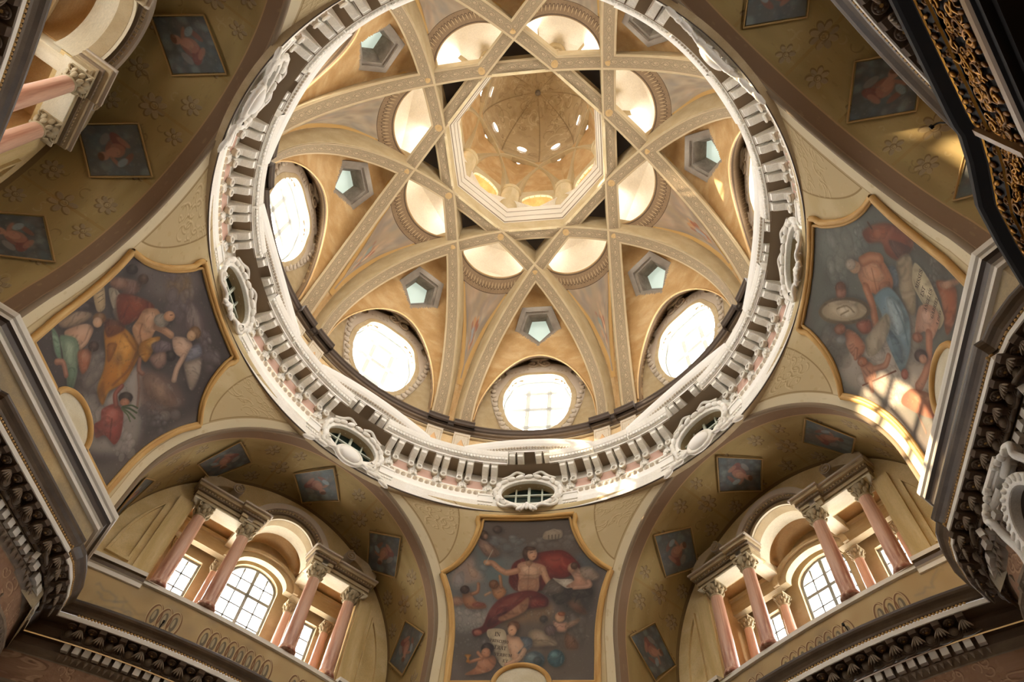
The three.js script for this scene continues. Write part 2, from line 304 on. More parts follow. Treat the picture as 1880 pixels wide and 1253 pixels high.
// gallery behind the half-moon openings
{
  const G = structGroup('wall_gallery', [0, 20, 0], 0, 'white gallery wall behind the half-moon openings');
  const prof = [[4.95, 19.6], [4.85, 21.2], [4.75, 22.0], [4.2, 22.9], [3.3, 23.5], [2.5, 23.7]];
  const g = turned(prof, 0, 360, 8, (a, y) => false); g.translate(0, -20, 0);
  // leave round holes for the oculi: rebuild the lower band in fine cells
  const R = 4.85 * cos(PI / 8);
  const band = grid(48, 24, (u, v) => { const x = (u - 0.5) * 2 * 4.86 * sin(PI / 8), y = lerp(20.2, 22.0, v), r = lerp(4.92, 4.75, v) * cos(PI / 8); return [x * r / R, y - 20, -r]; }, (u, v) => [u * 3.7, v * 1.8], (u, v) => { const x = (u - 0.5) * 3.72, y = lerp(20.2, 22, v) - 21.4; return (x / 0.36) ** 2 + (y / 0.33) ** 2 < 1; });
  const roof = turned([[4.75, 22.0], [4.2, 22.9], [3.3, 23.5], [2.5, 23.7]], 0, 360, 8); roof.translate(0, -20, 0);
  for (const k of EIGHT) { const o = mesh('gallery_wall', band, M.gallery, G); o.rotation.y = -rad(k + 22.5); }
  mesh('gallery_vault', creased(roof), M.gallery, G);
  const trim = creased(turned([[2.86, 21.95], [2.92, 21.95], [2.95, 22.05], [2.95, 22.2], [2.86, 22.2]], 22.5, 382.5, 8)); trim.translate(0, -20, 0);
  mesh('octagon_moulding', trim, M.stone, G);
  const core = creased(turned([[2.72, 21.3], [2.72, 23.7]], 22.5, 382.5, 8)); core.translate(0, -20, 0); mesh('lantern_base_wall', core, M.gallery, G);
  const tri = slab([[-0.98, 2.52], [0.98, 2.52], [0, 3.5]], [], 0.08); tri.rotateX(-PI / 2); tri.translate(0, 1.95, 0);  // dark slabs stand in for shade in the small gaps between ribs
  for (const k of EIGHT) { const o = mesh('shade_slab', tri, M.voidDark, G); o.rotation.y = -rad(k); }
  // added fill lights of the gallery: glowing panels on the lantern's base throwing light outward
  for (const k of EIGHT) {
    const s = structGroup('added_gallery_light', [0, 22.95, -2.72 * cos(PI / 8) - 0.03], k, 'added light panel on the lantern base behind the ribs, ' + WHERE[k] + ' side');
    const fr = slab([[-0.75, -0.4], [0.75, -0.4], [0.75, 0.4], [-0.75, 0.4]], [[[-0.7, -0.35], [0.7, -0.35], [0.7, 0.35], [-0.7, 0.35]]], 0.05); fr.translate(0, 0, -0.05); mesh('frame', fr, M.sash, s);
    const p = new THREE.PlaneGeometry(1.42, 0.72); p.translate(0, 0, -0.01); mesh('pane', p, M.glowPanel, s);
    const l = new THREE.RectAreaLight(DAYCOL, DAY.galleryFill, 1.4, 0.7); l.position.set(0, 0, -0.02); l.name = 'daylight'; s.add(l);  // added area light for the gallery, not daylight from a window
  }
}
// oculi of the gallery
function roundSash(rx, ry, d, bars) { const l = [new THREE.TorusGeometry(1, 0.07, 6, 40)]; l[0].scale(rx, ry, 0.5); if (bars) { l.push(box(2 * rx, 0.035, d), box(0.035, 2 * ry, d)); } return merged(l); }
EIGHT.forEach((k, i) => {
  const base = [0, 21.4, -4.82 * cos(PI / 8)];
  const o = structGroup('window_oculus', base, k + 22.5, 'small round gallery window seen through the half-moon opening next to the ' + WHERE[k] + ' of the dome');
  const t = new THREE.CylinderGeometry(1, 1, 0.4, 40, 1, true); t.rotateX(PI / 2); t.scale(0.37, 0.34, 1); t.translate(0, 0, -0.19); mesh('reveal', t, M.white, o);
  const s = roundSash(0.34, 0.31, 0.03, true); s.translate(0, 0, -0.3); mesh('sash', s, M.sashDark, o);
  const p = new THREE.CircleGeometry(1, 32); p.scale(0.36, 0.33, 1); p.translate(0, 0, -0.36); mesh('pane', p, M.glass, o);
  daylight(o, 0.6, 0.55, [0, 0, -0.33], DAY.oculus);
});
function daylight(parent, w, h, at, power) { const l = new THREE.RectAreaLight(DAYCOL, power, w, h); l.position.set(...at); l.rotation.y = PI; l.name = 'daylight'; parent.add(l); return l; }

// lantern
{
  const L = structGroup('wall_lantern', [0, 21.1, 0], 0, 'bright octagonal lantern with stepped cornice, little ribs and patterned cap');
  const oct = (p, a = 22.5) => { const g = creased(turned(p, a, a + 360, 8)); g.translate(0, -21.1, 0); return g; };
  mesh('octagon_band', oct([[2.56, 21.12], [2.475, 21.12], [2.475, 21.75]]), M.lantern, L);
  for (const [r, y] of [[2.432, 21.76], [2.375, 22.04], [2.31, 22.34]]) mesh('painted_shadow_line', oct([[r + 0.015, y], [r - 0.012, y + 0.012], [r + 0.01, y + 0.03]]), M.taupe, L);  // taupe strips paint in shadow lines between the cornice steps
  mesh('octagon_cornice', oct([[2.475, 21.75], [2.43, 21.77], [2.42, 22.02], [2.37, 22.05], [2.36, 22.3], [2.3, 22.36], [2.28, 22.66], [2.75, 22.72]]), M.lanternStep, L);
  const RA = 2.48; // apothem of the lantern drum
  // faces with window openings
  const halfw = RA * Math.tan(PI / 8) + 0.02, faceHole = [[-0.55, 22.75], [0.55, 22.75], [0.55, 24.55]]; for (let i = 1; i <= 16; i++) faceHole.push([0.55 * cos(i / 16 * PI), 24.55 + 0.5 * sin(i / 16 * PI)]);
  const face = slab([[-halfw, 22.7], [halfw, 22.7], [halfw, 25.5], [-halfw, 25.5]], [faceHole], 0.08); face.translate(0, -21.1, -RA - 0.08);
  const barrel = grid(24, 6, (u, v) => { const t = u * PI; return [0.55 * cos(t), 24.55 + 0.5 * sin(t) - 21.1, -RA - 0.02 - v * 0.75]; }, (u, v) => [u * 2, v]);
  const jamb = merged([grid(1, 1, (u, v) => [0.55, lerp(22.7, 24.55, v) - 21.1, -RA - u * 0.77]), grid(1, 1, (u, v) => [-0.55, lerp(22.7, 24.55, v) - 21.1, -RA - u * 0.77])]);
  const pier = new THREE.CylinderGeometry(0.36, 0.33, 2.3, 20, 1, false); pier.translate(0, 23.85 - 21.1, -2.62);
  const cap = new THREE.CylinderGeometry(0.4, 0.36, 0.16, 20); cap.translate(0, 25.05 - 21.1, -2.6);
  const shell = oct([[2.78, 25.1], [2.62, 26.0], [2.35, 26.9], [2.12, 27.5]]);
  const MT = { brown: std({ map: rep(tOchre, 0.8), color: 0xe6cfa0 }) };
  mesh('lantern_vault', shell, M.ochre, L);
  const CD = 1.97, cY = (s) => 25.15 + 2.3 * Math.sqrt(Math.max(0, 1 - (s / 1.5) ** 2));
  const chord = merged([grid(24, 1, (u, v) => { const s = 1.5 * sin((u - 0.5) * PI); return [s, cY(s) - 21.1, -CD + lerp(-0.1, 0.1, v)]; }), ...[-0.1, 0.1].map((z) => grid(24, 1, (u, v) => { const s = 1.5 * sin((u - 0.5) * PI); return [s * (1 + 0.2 * v), cY(s) - 21.1 + v * 0.35, -CD + z]; }))]);
  for (const k of EIGHT) {
    for (const [n, g, m, t] of [['lantern_wall', face, M.lantern, 0], ['window_vault', barrel, MT.brown, 0], ['window_jamb', jamb, M.lantern, 0], ['pier', pier, M.lantern, 22.5], ['pier_cap', cap, M.lantern, 22.5], ['lantern_rib', chord, M.lantern, 22.5]]) { const o = mesh(n, g, m, L); o.rotation.y = -rad(k + t); }
  }
  mesh('cap_moulding', oct([[2.2, 27.4], [2.05, 27.4], [2.03, 27.5], [1.99, 27.52], [1.98, 27.62]], 0), M.stone, L);
  const tCap = canvasTexture(1024, 512, (g, w, h) => {
    seed(91); g.fillStyle = '#b39a72'; g.fillRect(0, 0, w, h); grain(g, w, h, 900, ['#947a54', '#c6b089', '#a68c63'], 0.4, 5, 30);
    for (let i = 0; i < 150; i++) { g.globalAlpha = 0.4; g.strokeStyle = i % 2 ? '#dcc9a4' : '#7c6443'; g.lineWidth = 3 + 3 * rnd(); const x = rnd() * w, y = rnd() * h, r = 12 + 26 * rnd(), a = rnd() * 6; g.beginPath(); g.arc(x, y, r, a, a + 2.6 + 2 * rnd()); g.stroke(); g.beginPath(); g.arc(x + r, y, r * 0.5, a + 2, a + 5); g.stroke(); }
    g.globalAlpha = 0.6; g.strokeStyle = '#7c6443'; g.lineWidth = 5; for (let k = 0; k <= 8; k++) { g.beginPath(); g.moveTo(k * 128, 0); g.lineTo(k * 128, h); g.stroke(); }
  }, true);
  const capProf = spline([[1.98, 27.6], [1.96, 28.2], [1.78, 29.2], [1.35, 30.2], [0.7, 30.9], [0.02, 31.15]], 14);
  const capG = []; for (let k = 0; k < 8; k++) capG.push(grid(24, 56, (u, v) => { const q = v * 14, qi = Math.min(13, Math.floor(q)), p = [lerp(capProf[qi][0], capProf[qi + 1][0], q - qi), lerp(capProf[qi][1], capProf[qi + 1][1], q - qi)], a = 45 * (k + u), f = cos(PI / 8) / cos(rad(45 * u - 22.5)); return ring(p[0] * f, p[1] - 21.1, a); }, (u, v) => [(k + u) / 8, v], (u, v) => { const q = v * 14, qi = Math.min(13, Math.floor(q)), y = lerp(capProf[qi][1], capProf[qi + 1][1], q - qi) - 28.35, x = (u - 0.5) * 1.5; return (x / 0.2) ** 2 + (y / 0.27) ** 2 < 1; }));
  mesh('patterned_cap', merged(capG), std({ map: tCap }), L);
  const boss = new THREE.SphereGeometry(0.12, 12, 8); boss.translate(0, 31.05 - 21.1, 0); mesh('boss', boss, M.grey, L);
  EIGHT.forEach((k) => {
    const base = [0, 22.75, -RA - 0.8];
    const o = structGroup('window_lantern', base, k, 'tall arched lantern window on the ' + WHERE[k] + ' face of the octagon');
    const out = [[-0.56, 0], [0.56, 0], [0.56, 1.8]]; for (let i = 1; i <= 12; i++) out.push([0.56 * cos(i / 12 * PI), 1.8 + 0.5 * sin(i / 12 * PI)]);
    const p = new THREE.ShapeGeometry(shape(out)); p.translate(0, 0, -0.05); mesh('pane', p, M.glass, o);
    mesh('sash', merged([box(0.05, 2.3, 0.04, 0, 1.15), box(1.1, 0.05, 0.04, 0, 0.8), box(1.1, 0.05, 0.04, 0, 1.6)]), M.sash, o);
    daylight(o, 1.0, 1.9, [0, 1.0, -0.03], DAY.lantern);
    const b2 = [0, 28.35, -1.9 * cos(PI / 8) - 0.02], q = structGroup('window_cap', b2, k + 22.5, 'little oval window low in the lantern cap beside its ' + WHERE[k] + ' rib');
    const t = new THREE.CylinderGeometry(1, 1, 0.35, 24, 1, true); t.rotateX(PI / 2); t.scale(0.2, 0.27, 1); t.translate(0, 0, -0.14); mesh('reveal', t, M.white, q);
    const pp = new THREE.CircleGeometry(1, 24); pp.scale(0.2, 0.27, 1); pp.translate(0, 0, -0.3); mesh('pane', pp, M.glass, q);
    daylight(q, 0.3, 0.4, [0, 0, -0.28], DAY.oculus);
  });
}
// pentagonal windows
{
  let first = null;
  for (const k of EIGHT) {
    const label = 'pentagonal skylight of pale green glass in a deep grey stone frame, ' + WHERE[k] + ' of the dome';
    if (first) { copy(first, PC, k, label); continue; }
    const o = first = structGroup('window_pentagon', PC, k, label);
    const inner = new THREE.Group(); inner.name = 'frame_tilt'; 
    const outer = slab(PENT(1.06), [PENT(0.82)], 0.1, 0.012); outer.translate(0, 0, -0.02);
    const mid = slab(PENT(0.84), [PENT(0.7)], 0.06, 0.01); mid.translate(0, 0, -0.06);
    const fun = (() => { const a = PENT(0.72), b = PENT(0.5), g = []; for (let i = 0; i < 5; i++) { const j = (i + 1) % 5; g.push(grid(1, 1, (u, v) => { const p = [lerp(a[i][0], a[j][0], u), lerp(a[i][1], a[j][1], u)], q = [lerp(b[i][0], b[j][0], u), lerp(b[i][1], b[j][1], u)]; return [lerp(p[0], q[0], v), lerp(p[1], q[1], v), lerp(-0.02, -0.5, v)]; })); } return merged(g); })();
    const pane = new THREE.ShapeGeometry(shape(PENT(0.52))); pane.translate(0, 0, -0.48);
    for (const [n, g, m] of [['stone_frame', outer, M.grey], ['inner_frame', mid, M.grey], ['reveal', fun, M.grey], ['pane', pane, M.glassMilk]]) { g.rotateX(PT); mesh(n, g, m, o); }
  }
}
// ------------------------------------------------------------------ drum, balustrade wall and white ring cornice
{
  const D = structGroup('wall_drum', [0, 13.2, 0], 0, 'cream drum wall with dark moulding under the oval windows');
  const T = (p, a0 = 0, a1 = 360, n = 192, skip) => { const g = turned(p, a0, a1, n, skip); g.translate(0, -13.2, 0); return g; };
  mesh('attic_wall', T([[5.52, 13.1], [5.52, 14.42]]), std({ map: rep(tCream, 0.5), color: 0xffe6c4 }), D);
  const dark = [[5.4, 14.5], [5.36, 14.53], [5.35, 14.6], [5.33, 14.62], [5.33, 14.66], [5.85, 14.7]];
  mesh('dark_moulding', T(dark), M.darkMould, D);
  mesh('brown_moulding', T([[5.54, 14.36], [5.46, 14.38], [5.45, 14.43], [5.4, 14.45], [5.39, 14.5]]), M.ledge, D);
  mesh('moulding_fillet', T([[5.5, 14.3], [5.47, 14.32], [5.47, 14.36], [5.52, 14.37]]), M.stone, D);
  const sh = dark.map(([r, y]) => [r - (r < 5.6 ? 0.1 : 0.1), y + 0.012]);
  const tPed = canvasTexture(256, 256, (g) => { seed(3); g.fillStyle = '#c9bba4'; g.fillRect(0, 0, 256, 256); grain(g, 256, 256, 200, ['#b3a48e', '#d8ccb8'], 0.4, 4, 18); g.strokeStyle = '#9a8668'; g.lineWidth = 6; g.strokeRect(26, 22, 204, 212); g.fillStyle = '#d2a878'; g.beginPath(); g.moveTo(128, 60); g.lineTo(196, 128); g.lineTo(128, 196); g.lineTo(60, 128); g.fill(); g.strokeStyle = '#a87f52'; g.stroke(); });
  const mPed = std({ map: tPed });
  for (const k of EIGHT) for (const e of [-1, 1]) {
    const a = k + 22.5 + e * 3.7;
    const g = grid(4, 1, (u, v) => ring(5.42, lerp(13.3, 14.36, v) - 13.2, a + lerp(-2.2, 2.2, u)));
    const q = mesh('pedestal', merged([g, ...[-2.2, 2.2].map((s) => grid(1, 1, (u, v) => ring(lerp(5.42, 5.54, u), lerp(13.3, 14.36, v) - 13.2, a + s), () => [0.05, 0.05]))]), mPed, D);
    mesh('pedestal_cap', merged([T(sh, a - 2.9, a + 2.9, 8), ...[-2.9, 2.9].map((s) => grid(1, 1, (u, v) => ring(lerp(5.24, 5.5, u), lerp(14.4, 14.68, v) - 13.2, a + s)))]), M.darkMould, q);
    mesh('pedestal_foot', T([[5.42, 13.44], [5.36, 13.42], [5.36, 13.3]], a - 2.6, a + 2.6, 4), M.darkMould, q);
  }
}
const OV = { y: 12.27, rx: 0.63, ry: 0.4, r: 5.36 };
{
  const R = structGroup('trim_ring', [0, 11.7, 0], 0, 'white stucco ring cornice with paired brackets round the foot of the dome');
  const inOval = (a, y) => { let d = ((a + 22.5) % 45 + 45) % 45 - 22.5; return (rad(d) * 5.36 / OV.rx) ** 2 + ((y - OV.y) / OV.ry) ** 2 < 1.02; };
  const T = (p, a0 = 0, a1 = 360, n = 192, skip) => { const g = turned(p, a0, a1, n, skip); g.translate(0, -11.7, 0); return g; };
  const fine = (r, y0, y1, n) => { const g = grid(720, n, (u, v) => ring(r, lerp(y0, y1, v) - 11.7, 360 * u), (u, v) => [u * 34, v * (y1 - y0)], (u, v) => inOval(360 * u, lerp(y0, y1, v))); return g; };
  mesh('base_line', T([[5.365, 11.672], [5.345, 11.68], [5.345, 11.7]]), M.darkMould, R);
  mesh('base_fascia', fine(5.345, 11.7, 11.86, 3), M.stucco, R);
  mesh('base_soffit', T([[5.47, 11.665], [5.36, 11.673]]), M.stone, R);
  mesh('fascia', fine(5.375, 11.86, 12.03, 4), M.stucco, R);
  mesh('fascia', fine(5.4, 12.03, 12.22, 5), M.white, R);
  mesh('fascia_ledge', T([[5.345, 11.86], [5.375, 11.86]]), M.stucco, R);
  mesh('frieze', fine(5.47, 12.2, 12.98, 18), M.stucco, R);
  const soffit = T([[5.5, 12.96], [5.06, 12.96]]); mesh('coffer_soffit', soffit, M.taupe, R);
  const lipP = [[5.08, 12.95], [5.08, 13.04], [5.05, 13.05], [5.04, 13.1], [4.99, 13.16], [4.97, 13.24], [4.96, 13.3], [5.02, 13.32], [5.55, 13.34]];
  const gap = 5.6;
  for (const k of EIGHT) mesh('corona', merged([T(lipP, k + gap, k + 45 - gap, 36), ...[gap, 45 - gap].map((s) => grid(1, 1, (u, v) => ring(lerp(5.0, 5.5, u), lerp(12.96, 13.32, v) - 11.7, k + s)))]), M.stucco, R);
  // leaf-and-dart along the cornice and the fascia
  const bead = new THREE.SphereGeometry(0.036, 7, 5); bead.scale(1, 1.15, 0.8);
  const strip = (name, n, r, y, m, a = () => true) => { const l = []; for (let i = 0; i < n; i++) { const d = 360 * i / n; if (!a(d)) continue; const g = bead.clone(); g.rotateY(-rad(d)); const p = ring(r, y - 11.7, d); g.translate(...p); l.push(g); } const o = mesh(name, merged(l), m, R); o.userData.kind = 'stuff'; };
  strip('bead_row', 420, 5.02, 13.1, M.white, (d) => Math.abs(((d + 22.5) % 45) - 22.5) > gap);
  const leaf = (() => { const g = new THREE.SphereGeometry(0.055, 8, 6); g.scale(1.05, 1.3, 0.7); return g; })();
  for (let i = 0; i < 240; i++) { const a = i * 1.5 + 0.75; if (inOval(a, 12.22) || Math.abs(((a + 22.5) % 45) - 22.5) < 7.4) continue; const o = mesh('leaf_moulding', leaf, M.frame, R); const p = ring(5.41, 12.28 - 11.7, a); o.position.set(...p); o.rotation.y = -rad(a); }
  // pairs of brackets
  const prof = [[0, -0.3], [0.06, -0.3], [0.1, -0.22], [0.16, -0.17], [0.3, -0.13], [0.36, -0.1], [0.37, 0], [0, 0]];
  const brk = (() => { const g = new THREE.ExtrudeGeometry(shape(prof), { depth: 0.12, bevelEnabled: true, bevelSize: 0.008, bevelThickness: 0.008, bevelSegments: 1 }); g.rotateY(-PI / 2); g.translate(0.06, 0, 0); return g; })();
  const capG = box(0.17, 0.05, 0.4, 0, 0.0, 0.2), head = (() => { const g = new THREE.SphereGeometry(0.078, 10, 8); g.scale(1, 0.9, 0.8); g.translate(0, -0.34, 0.06); return g; })();
  const petal = (() => { const g = new THREE.TorusGeometry(0.06, 0.022, 5, 12); g.translate(0, -0.34, 0.13); return g; })();
  const bracket = (a, y) => { const p = ring(5.47, y - 11.7, a), o = mesh('bracket', brk, M.stucco, R); o.position.set(...p); o.rotation.y = -rad(a); mesh('bracket_cap', capG, M.white, o); mesh('bracket_volute', head, M.frame, o); mesh('volute_ring', petal, M.stucco, o); return o; };
  const panelG = box(0.36, 0.26, 0.03), frameG = merged([box(0.46, 0.04, 0.05, 0, 0.15), box(0.46, 0.04, 0.05, 0, -0.15), box(0.04, 0.34, 0.05, 0.21), box(0.04, 0.34, 0.05, -0.21)]);
  const drop = (() => { const l = []; for (let q = 0; q < 7; q++) { const g = new THREE.SphereGeometry(0.036, 7, 5); g.scale(1, 1.3, 0.7); g.rotateZ((q % 3 - 1) * 0.7); g.translate((q % 3 - 1) * 0.055, 0.06 - Math.floor(q / 3) * 0.07, 0.02); l.push(g); } return merged(l); })();
  for (const k of EIGHT) {
    for (const c of [-3.5, 3.5]) for (const e of [-1.1, 1.1]) bracket(k + c + e, 13.42);
    for (const c of [10, 16.3, 22.5, -10, -16.3]) for (const e of [-1.1, 1.1]) bracket(k + c + e, 12.97);
    for (const c of [-19.4, -13.2, 13.2, 19.4]) { const o = mesh('pink_panel', panelG, M.pink, R); const p = ring(5.465, 12.58 - 11.7, k + c); o.position.set(...p); o.rotation.y = -rad(k + c); mesh('panel_frame', frameG, M.white, o); }
    for (const c of [10, 16.3, 22.5, -10, -16.3]) { const o = mesh('drop_ornament', drop, M.white, R); const p = ring(5.45, 12.5 - 11.7, k + c); o.position.set(...p); o.rotation.y = -rad(k + c); }
    // raised middle block, sloping arc of the pediment
    const mid = grid(8, 1, (u, v) => ring(lerp(5.47, 5.06, v), 13.42 - 11.7, k + lerp(-6.4, 6.4, u)));
    mesh('pediment_field', grid(8, 4, (u, v) => ring(5.475, lerp(12.9, 13.45, v) - 11.7, k + lerp(-18, 18, u))), M.stucco, R);
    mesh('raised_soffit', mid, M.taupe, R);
    const P = 17.6, base = (a) => 12.98 + 0.47 * (1 - (a / P) ** 2);
    const arcProf = [[5.5, 0], [5.08, 0], [5.08, 0.07], [5.04, 0.08], [5.02, 0.13], [4.98, 0.19], [4.95, 0.27], [4.94, 0.32], [5.5, 0.36]];
    const segs = []; for (let q = 0; q < arcProf.length - 1; q++) segs.push(grid(36, 1, (u, v) => { const a = lerp(-P, P, u); return ring(lerp(arcProf[q][0], arcProf[q + 1][0], v), base(a) + lerp(arcProf[q][1], arcProf[q + 1][1], v) - 11.7, k + a); }, (u, v) => [u * 3.2, v * 0.1]));
    for (const s of [-P, P]) segs.push(grid(1, 1, (u, v) => ring(lerp(4.97, 5.5, u), base(s) + lerp(0, 0.34, v) - 11.7, k + s)));
    mesh('curved_pediment', merged(segs), M.white, R);
    const l = []; for (let i = 1; i < 44; i++) { const a = lerp(-P, P, i / 44), g = bead.clone(); g.rotateY(-rad(k + a)); g.translate(...ring(5.03, base(a) + 0.11 - 11.7, k + a)); l.push(g); }
    const bo = mesh('pediment_bead', merged(l), M.frame, R); bo.userData.kind = 'stuff';
  }
  // small breaks in the fascia beside each oval
  for (const k of EIGHT) for (const s of [-10.2, 10.2]) { const o = mesh('fascia_break', merged([box(0.34, 0.2, 0.07, 0, 0.06), box(0.36, 0.05, 0.1, 0, 0.16)]), M.white, R); const p = ring(5.38, 12.02 - 11.7, k + s); o.position.set(...p); o.rotation.y = -rad(k + s); const t = []; for (let i = 0; i < 5; i++) t.push(box(0.045, 0.05, 0.05, -0.13 + i * 0.065, -0.14, 0.03)); const q = mesh('guttae', merged(t), M.white, o); q.userData.kind = 'stuff'; }
}
// the eight small dark ovals in the ring
{
  const base = [0, OV.y, -OV.r];
  const ell = (n, kx = 1, ky = 1) => Array.from({ length: n }, (_, i) => [OV.rx * kx * cos(i / n * 2 * PI), OV.ry * ky * sin(i / n * 2 * PI)]);
  let first = null, firstB = null;
  EIGHT.forEach((k, i) => {
    const label = 'small dark oval window with a white garland frame in the ring, ' + WHERE[k] + ' of it';
    const odd = Math.abs(k) % 90 === 45, proto = odd ? firstB : first;
    if (proto) { copy(proto, base, k, label); return; }
    const o = structGroup('window_ring', base, k, label); if (odd) firstB = o; else first = o;
    const rev = new THREE.CylinderGeometry(1, 0.97, 0.22, 48, 1, true); rev.rotateX(PI / 2); rev.scale(OV.rx, OV.ry, 1); rev.translate(0, 0, -0.1); mesh('reveal', rev, M.soffitStone, o);
    const p = new THREE.CircleGeometry(1, 40); p.scale(OV.rx, OV.ry, 1); p.translate(0, 0, -0.2); mesh('pane', p, M.glassUnlit, o);
    const bars = [box(0.06, 2 * OV.ry, 0.05, 0, 0, -0.17), box(2 * OV.rx, 0.035, 0.05, 0, 0.14, -0.17), box(2 * OV.rx, 0.035, 0.05, 0, -0.12, -0.17), box(0.035, 2 * OV.ry, 0.04, 0.3, 0, -0.17), box(0.035, 2 * OV.ry, 0.04, -0.3, 0, -0.17)];
    mesh('sash', merged(bars), M.sashGreen, o);
    const rim = slab(ell(48, 1.17, 1.22), [ell(48, 0.99, 0.99)], 0.06, 0.02); mesh('oval_frame', rim, M.stucco, o);
    seed(40 + i);
    for (let q = 0; q < 22; q++) { // garland of leaves and ribbons
      const a = (q + 0.5) / 22 * 2 * PI, g = new THREE.SphereGeometry(0.075, 8, 6); g.scale(1.5, 0.8, 0.7); g.rotateZ(a + PI / 2 + (rnd() - 0.5) * 0.9); g.translate(OV.rx * 1.17 * cos(a), OV.ry * 1.24 * sin(a), 0.1);
      mesh('garland_leaf', g, q % 3 ? M.stucco : M.white, o);
    }
    for (const s of [-1, 1]) { mesh('scroll', tube(spline([[s * 0.12, -0.62, 0.1], [s * 0.3, -0.52, 0.16], [s * 0.52, -0.5, 0.12], [s * 0.66, -0.36, 0.1], [s * 0.6, -0.26, 0.12], [s * 0.54, -0.32, 0.14]], 24), 0.04, 24, 6), M.stucco, o); mesh('scroll', tube([[s * 0.1, 0.55, 0.1], [s * 0.28, 0.62, 0.12], [s * 0.45, 0.5, 0.1], [s * 0.62, 0.44, 0.08]], 0.035, 18, 6), M.stucco, o); }
    if (odd) {
      const c = new THREE.SphereGeometry(0.2, 20, 12); c.scale(1.25, 0.85, 0.45); c.translate(0, -0.5, 0.2); const ca = mesh('cartouche', c, M.white, o);
      const rr = new THREE.TorusGeometry(0.24, 0.05, 8, 32); rr.scale(1.2, 0.9, 1); rr.translate(0, -0.5, 0.16); mesh('cartouche_rim', rr, M.stucco, ca);
      for (const s of [-1, 1]) for (let q = 0; q < 5; q++) { const g = new THREE.SphereGeometry(0.1, 8, 6); g.scale(1.5, 0.6, 0.5); g.rotateZ(s * (0.5 - 0.2 * q)); g.translate(s * (0.34 + q * 0.15), -0.5 - 0.035 * q + (q % 2) * 0.06, 0.13); mesh('acanthus_leaf', g, M.stucco, o); }
    } else { for (let q = 0; q < 5; q++) { const g = new THREE.SphereGeometry(0.09, 8, 6); g.scale(0.6, 1.3, 0.5); g.rotateZ((q - 2) * 0.5); g.translate((q - 2) * 0.07, -0.52 - 0.03 * Math.abs(2 - q), 0.14); mesh('palmette_leaf', g, M.white, o); } }
  });
}
